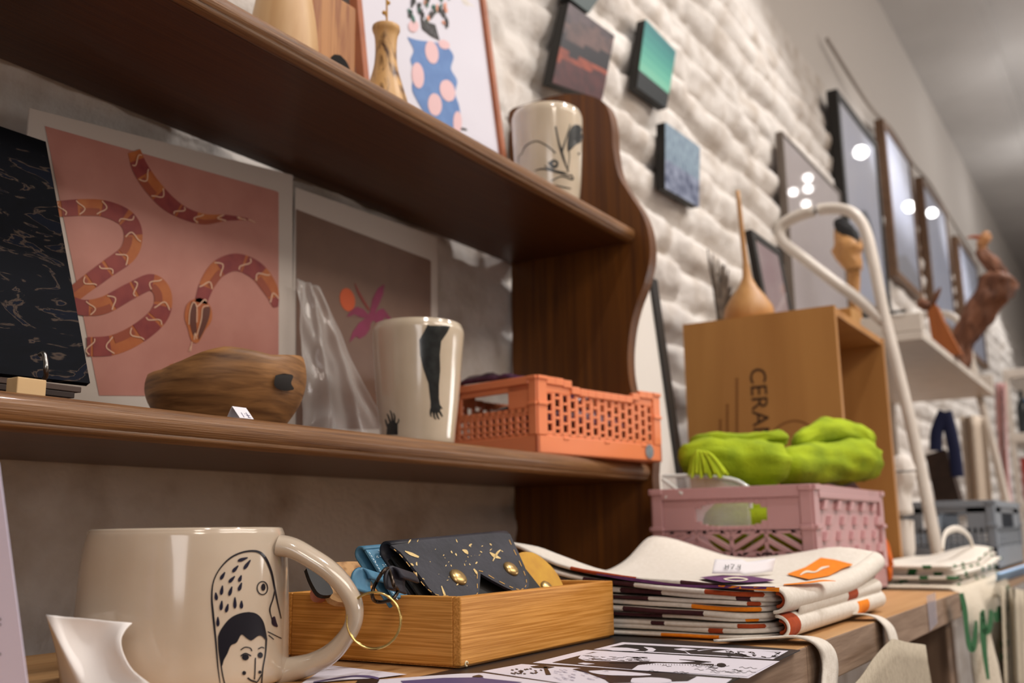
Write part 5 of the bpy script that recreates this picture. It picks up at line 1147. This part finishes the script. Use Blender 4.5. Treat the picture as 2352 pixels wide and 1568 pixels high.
# ---- bookshelf at the far right
t = thing('far_shelf', 'white shelf rack at the far right holding books and bottles', 'shelf', (4.6, .28, 0))
fx0, fx1, fy0, fy1 = 4.2, 5.0, .10, .425
for zz_ in (.62, .93, 1.185, 1.43): MB().box((fx0, fy0, zz_), (fx1, fy1, zz_+.035)).build('shelf_board', WM, t, bevel=.003)
for x in (fx0, fx1-.02):
    for y in (fy0, fy1-.02): MB().box((x+.001, y+.001, .001), (x+.019, y+.019, 1.43)).build('post', WM, t, bevel=.002)
random.seed(8); cols = ['#9c3b33', '#c07a2c', '#3f6b44', '#c9a060', '#a3443d', '#3d4a5e', '#b05a20', '#7c8f4a', '#d0a0a8']
for zz_, n in ((.6555, 8), (.9655, 8)):
    yo_ = fy1-.025
    for i in range(n):
        wd = random.uniform(.020, .032); hh = random.uniform(.15, .20); c_ = cols[(i*2+int(zz_*10)) % 9]; tier = 'lowest' if zz_ < .8 else 'middle'
        b_ = MB().box((fx0+.012, yo_-wd, zz_), (fx0+.15, yo_-.001, zz_+hh)).build('book', M('book_cloth_'+c_[1:], c_, .7), base=(fx0+.05, yo_-wd/2, zz_), bevel=.002); yo_ -= wd+.001
        tag(b_, 'book %s the wall end of the %s board of the far white rack' % (['nearest to', 'second from', 'third from', 'fourth from', 'fifth from', 'sixth from', 'seventh from', 'eighth from'][i], tier), 'book', 'books standing on the far rack')
for i in range(4):
    c_ = (fx0+.05, fy1-.050-.062*i, 1.2205); b_ = MB().lathe(c_, [(.001, 0), (.021, .001), (.022, .01), (.022, .10), (.015, .12), (.008, .135), (.008, .165), (.001, .166)], 20).build('bottle', M('dark_bottle', '#20272a', .15), base=c_)
    tag(b_, 'dark glass bottle %s the wall end of the top tier of the far rack' % ['nearest to', 'second from', 'third from', 'fourth from'][i], 'bottle', 'dark bottles on the far rack')
b_ = MB().box((fx0+.09, .335, 1.2205), (fx0+.16, .37, 1.36)).build('blue_box', M('sky_blue_card', '#5f9ad8', .6), base=(fx0+.1, .35, 1.22), bevel=.002); tag(b_, 'bright blue upright box among the bottles on the far rack', 'box')
G = [[(lambda q_: Vector((q_.x+.015*math.sin(u*12+v*3), q_.y, max(q_.z, .8012))))(onX((2286+24*u+30*v*v, 880+400*v), 3.7)) for v in [j/8 for j in range(9)]] for u in [i/10 for i in range(11)]]
o = MB().sheet(G, .004, mfn=lambda i, j: 0 if (i//3+j//3) % 2 else 1).build('pink_garment', [M('pink_stuff', '#c08d88', .9), M('pale_pink_stuff', '#cdb9bd', .9)], base=G[5][8]); tag(o, 'pink and pale patterned cloth hanging between ladder shelf and far rack', 'cloth')
mb = MB(); pz_ = onX((2068, 1150), 1.88); sweep(mb, [(pz_.x, pz_.y, ZT+.002, .8), (*onX((2068, 1180), 1.88), 1.1), (*onX((2068, 1130), 1.88), .9), (*onX((2074, 1095), 1.88), 1.1), (*onX((2070, 1065), 1.88), 1.0), (*onX((2062, 1045), 1.88), .5)], .020, .020, seed=14, amp=.003)
o = mb.build('white_pouch', M('white_pouch_cloth', '#d6cfc8', .9), base=onX((2070, 1120), 1.88)); tag(o, 'small white cloth pouch between the wine box and the ladder leg', 'pouch')

# ================================================================== small photo blocks on the wall
def pblock(name, label, px, y, cols_, seed):
    """px: tl, tr, br, bl of the front face at y"""
    y -= .014; tl, tr, br, bl = [onY(p, y) for p in px]; t = thing(name, label, 'photo block', ((bl.x+br.x)/2, y+.012, min(bl.z, br.z)), 'small square photo blocks on the stone wall')
    MB().prism([tl, tr, br, bl], (0, .017, 0)).build('block', M('black_edge', '#14120f', .6), t, bevel=.001)
    mb = MB(); n = 16
    for i in range(n):
        for j in range(n):
            q_ = []
            for (a, b) in ((i, j), (i+1, j), (i+1, j+1), (i, j+1)): u, v = a/n, b/n; P = (tl*(1-u)+tr*u)*(1-v)+(bl*(1-u)+br*u)*v; q_.append(P+Vector((0, -.0008, 0)))
            mb.add(q_, [(0, 1, 2, 3)], cols_[1]((i+.5)/n, (j+.5)/n))
    mb.build('photo', cols_[0], t)
def sea(u, v):
    w_ = v+.12*nz(u*3, v*3, 2)+.1*(u-.5)
    return 0 if w_ < .15 else 1 if w_ < .38 else 2 if w_ < .56 else 3 if w_ < .68 else 4
pblock('photo_block', 'square photo block of a red and dark sunset, largest on the wall', ((1306, 6), (1411, 82), (1382, 230), (1268, 190)), .695, ([M('ph_a', '#3a3438', .4, '#5a4c50', 40), M('ph_b', '#6e5652', .4, '#4d4142', 40), M('ph_c', '#26242a', .4), M('ph_d', '#9a4c38', .4, '#74392f', 50), M('ph_e', '#3c2226', .4, '#552d2f', 60)], sea), 1)
pblock('photo_block', 'square photo block with a teal green sky and dark ground', ((1482, 44), (1552, 118), (1530, 250), (1462, 200)), .695, ([M('teal_%d' % k_, c_, .5) for k_, c_ in enumerate(('#276c6e', '#2f7975', '#3a857c', '#479283', '#569f8b', '#68aa92'))]+[M('ph_h', '#23282b', .4)], lambda u, v: 6 if v > .72 else min(5, int(v/.72*6))), 2)
pblock('photo_block', 'square photo block of misty blue-grey trees, lowest on the wall', ((1527, 280), (1607, 338), (1605, 476), (1527, 432)), .695, ([M('ph_i', '#8fa3b0', .4, '#5a6c80', 80, stretch=(3, 1, .6)), M('ph_j', '#3c4560', .4, '#8a93a8', 60)], lambda u, v: 1 if v > .55 else 0), 3)
pblock('photo_block', 'dark square photo block cut off by the top of the picture', ((1322, -80), (1400, -40), (1352, 30), (1305, -6)), .697, ([M('ph_k', '#3c4a4a', .4)], lambda u, v: 0), 4)

# ================================================================== big frames on the wall
BRN = wood('brown_frame', '#6b503a', '#594130', 'x', 40, .5)
LIL = M('lilac_art', '#d6dcee', .5, '#e0e4f2', 5)
def px_frame(name, label, tlp, brp, y, bw, dp, cf, cp, **k):
    a, b = onY(tlp, y), onY(brp, y); return frame(name, label, a.x, b.x, b.z, a.z, y, bw, dp, cf, cp, **k)
frame('white_poster_frame', 'thin-edged framed pale poster left of the black frame', 2.36, 2.92, 1.30, 1.86, .675, .008, .02, M('grey_edge', '#6a6058', .5), M('pale_art', '#e0dade', .4, '#e8e3e6', 5))
frame('black_poster_frame', 'tall black-framed print on the stone wall above the ladder loop', 2.97, 3.50, 1.53, 2.21, .672, .022, .035, BLK, LIL, art=([M('soft_grey_shape', '#7e8a99', .5)], [(1, ell(.55, .38, .2, .16, 0, 16))]))
frame('brown_poster_frame', 'brown-framed grey print, first to the right of the black frame', 3.66, 4.16, 1.76, 2.36, .672, .025, .035, BRN, LIL, art=([M('pale_hill', '#c4c6d0', .5)], [(1, [(0, 0), (1, 0), (1, .12), (.5, .2), (0, .1)])]))
frame('brown_poster_frame', 'brown-framed grey print, second to the right of the black frame', 4.40, 5.00, 1.74, 2.36, .672, .025, .035, BRN, LIL)
frame('brown_poster_frame', 'brown-framed grey print farthest along the wall', 5.3, 6.0, 1.72, 2.32, .672, .025, .035, BRN, LIL)
c_ = [(2.98, .69, 2.30), (3.2, .69, 2.24), (3.5, .69, 2.36), (3.9, .69, 2.40), (4.3, .69, 2.39), (4.7, .69, 2.42), (5.2, .69, 2.40), (6.0, .69, 2.38)]
o = MB().tube(cr([(3.05, .71, 2.42)]+c_[2:], 8), .006, 8).build('wall_cable', M('grey_cable', '#8a7f76', .6), base=c_[3]); tag(o, 'thin grey line running along the wall above the frames', 'cable')  # thin grey tube laid along the wall above the frames
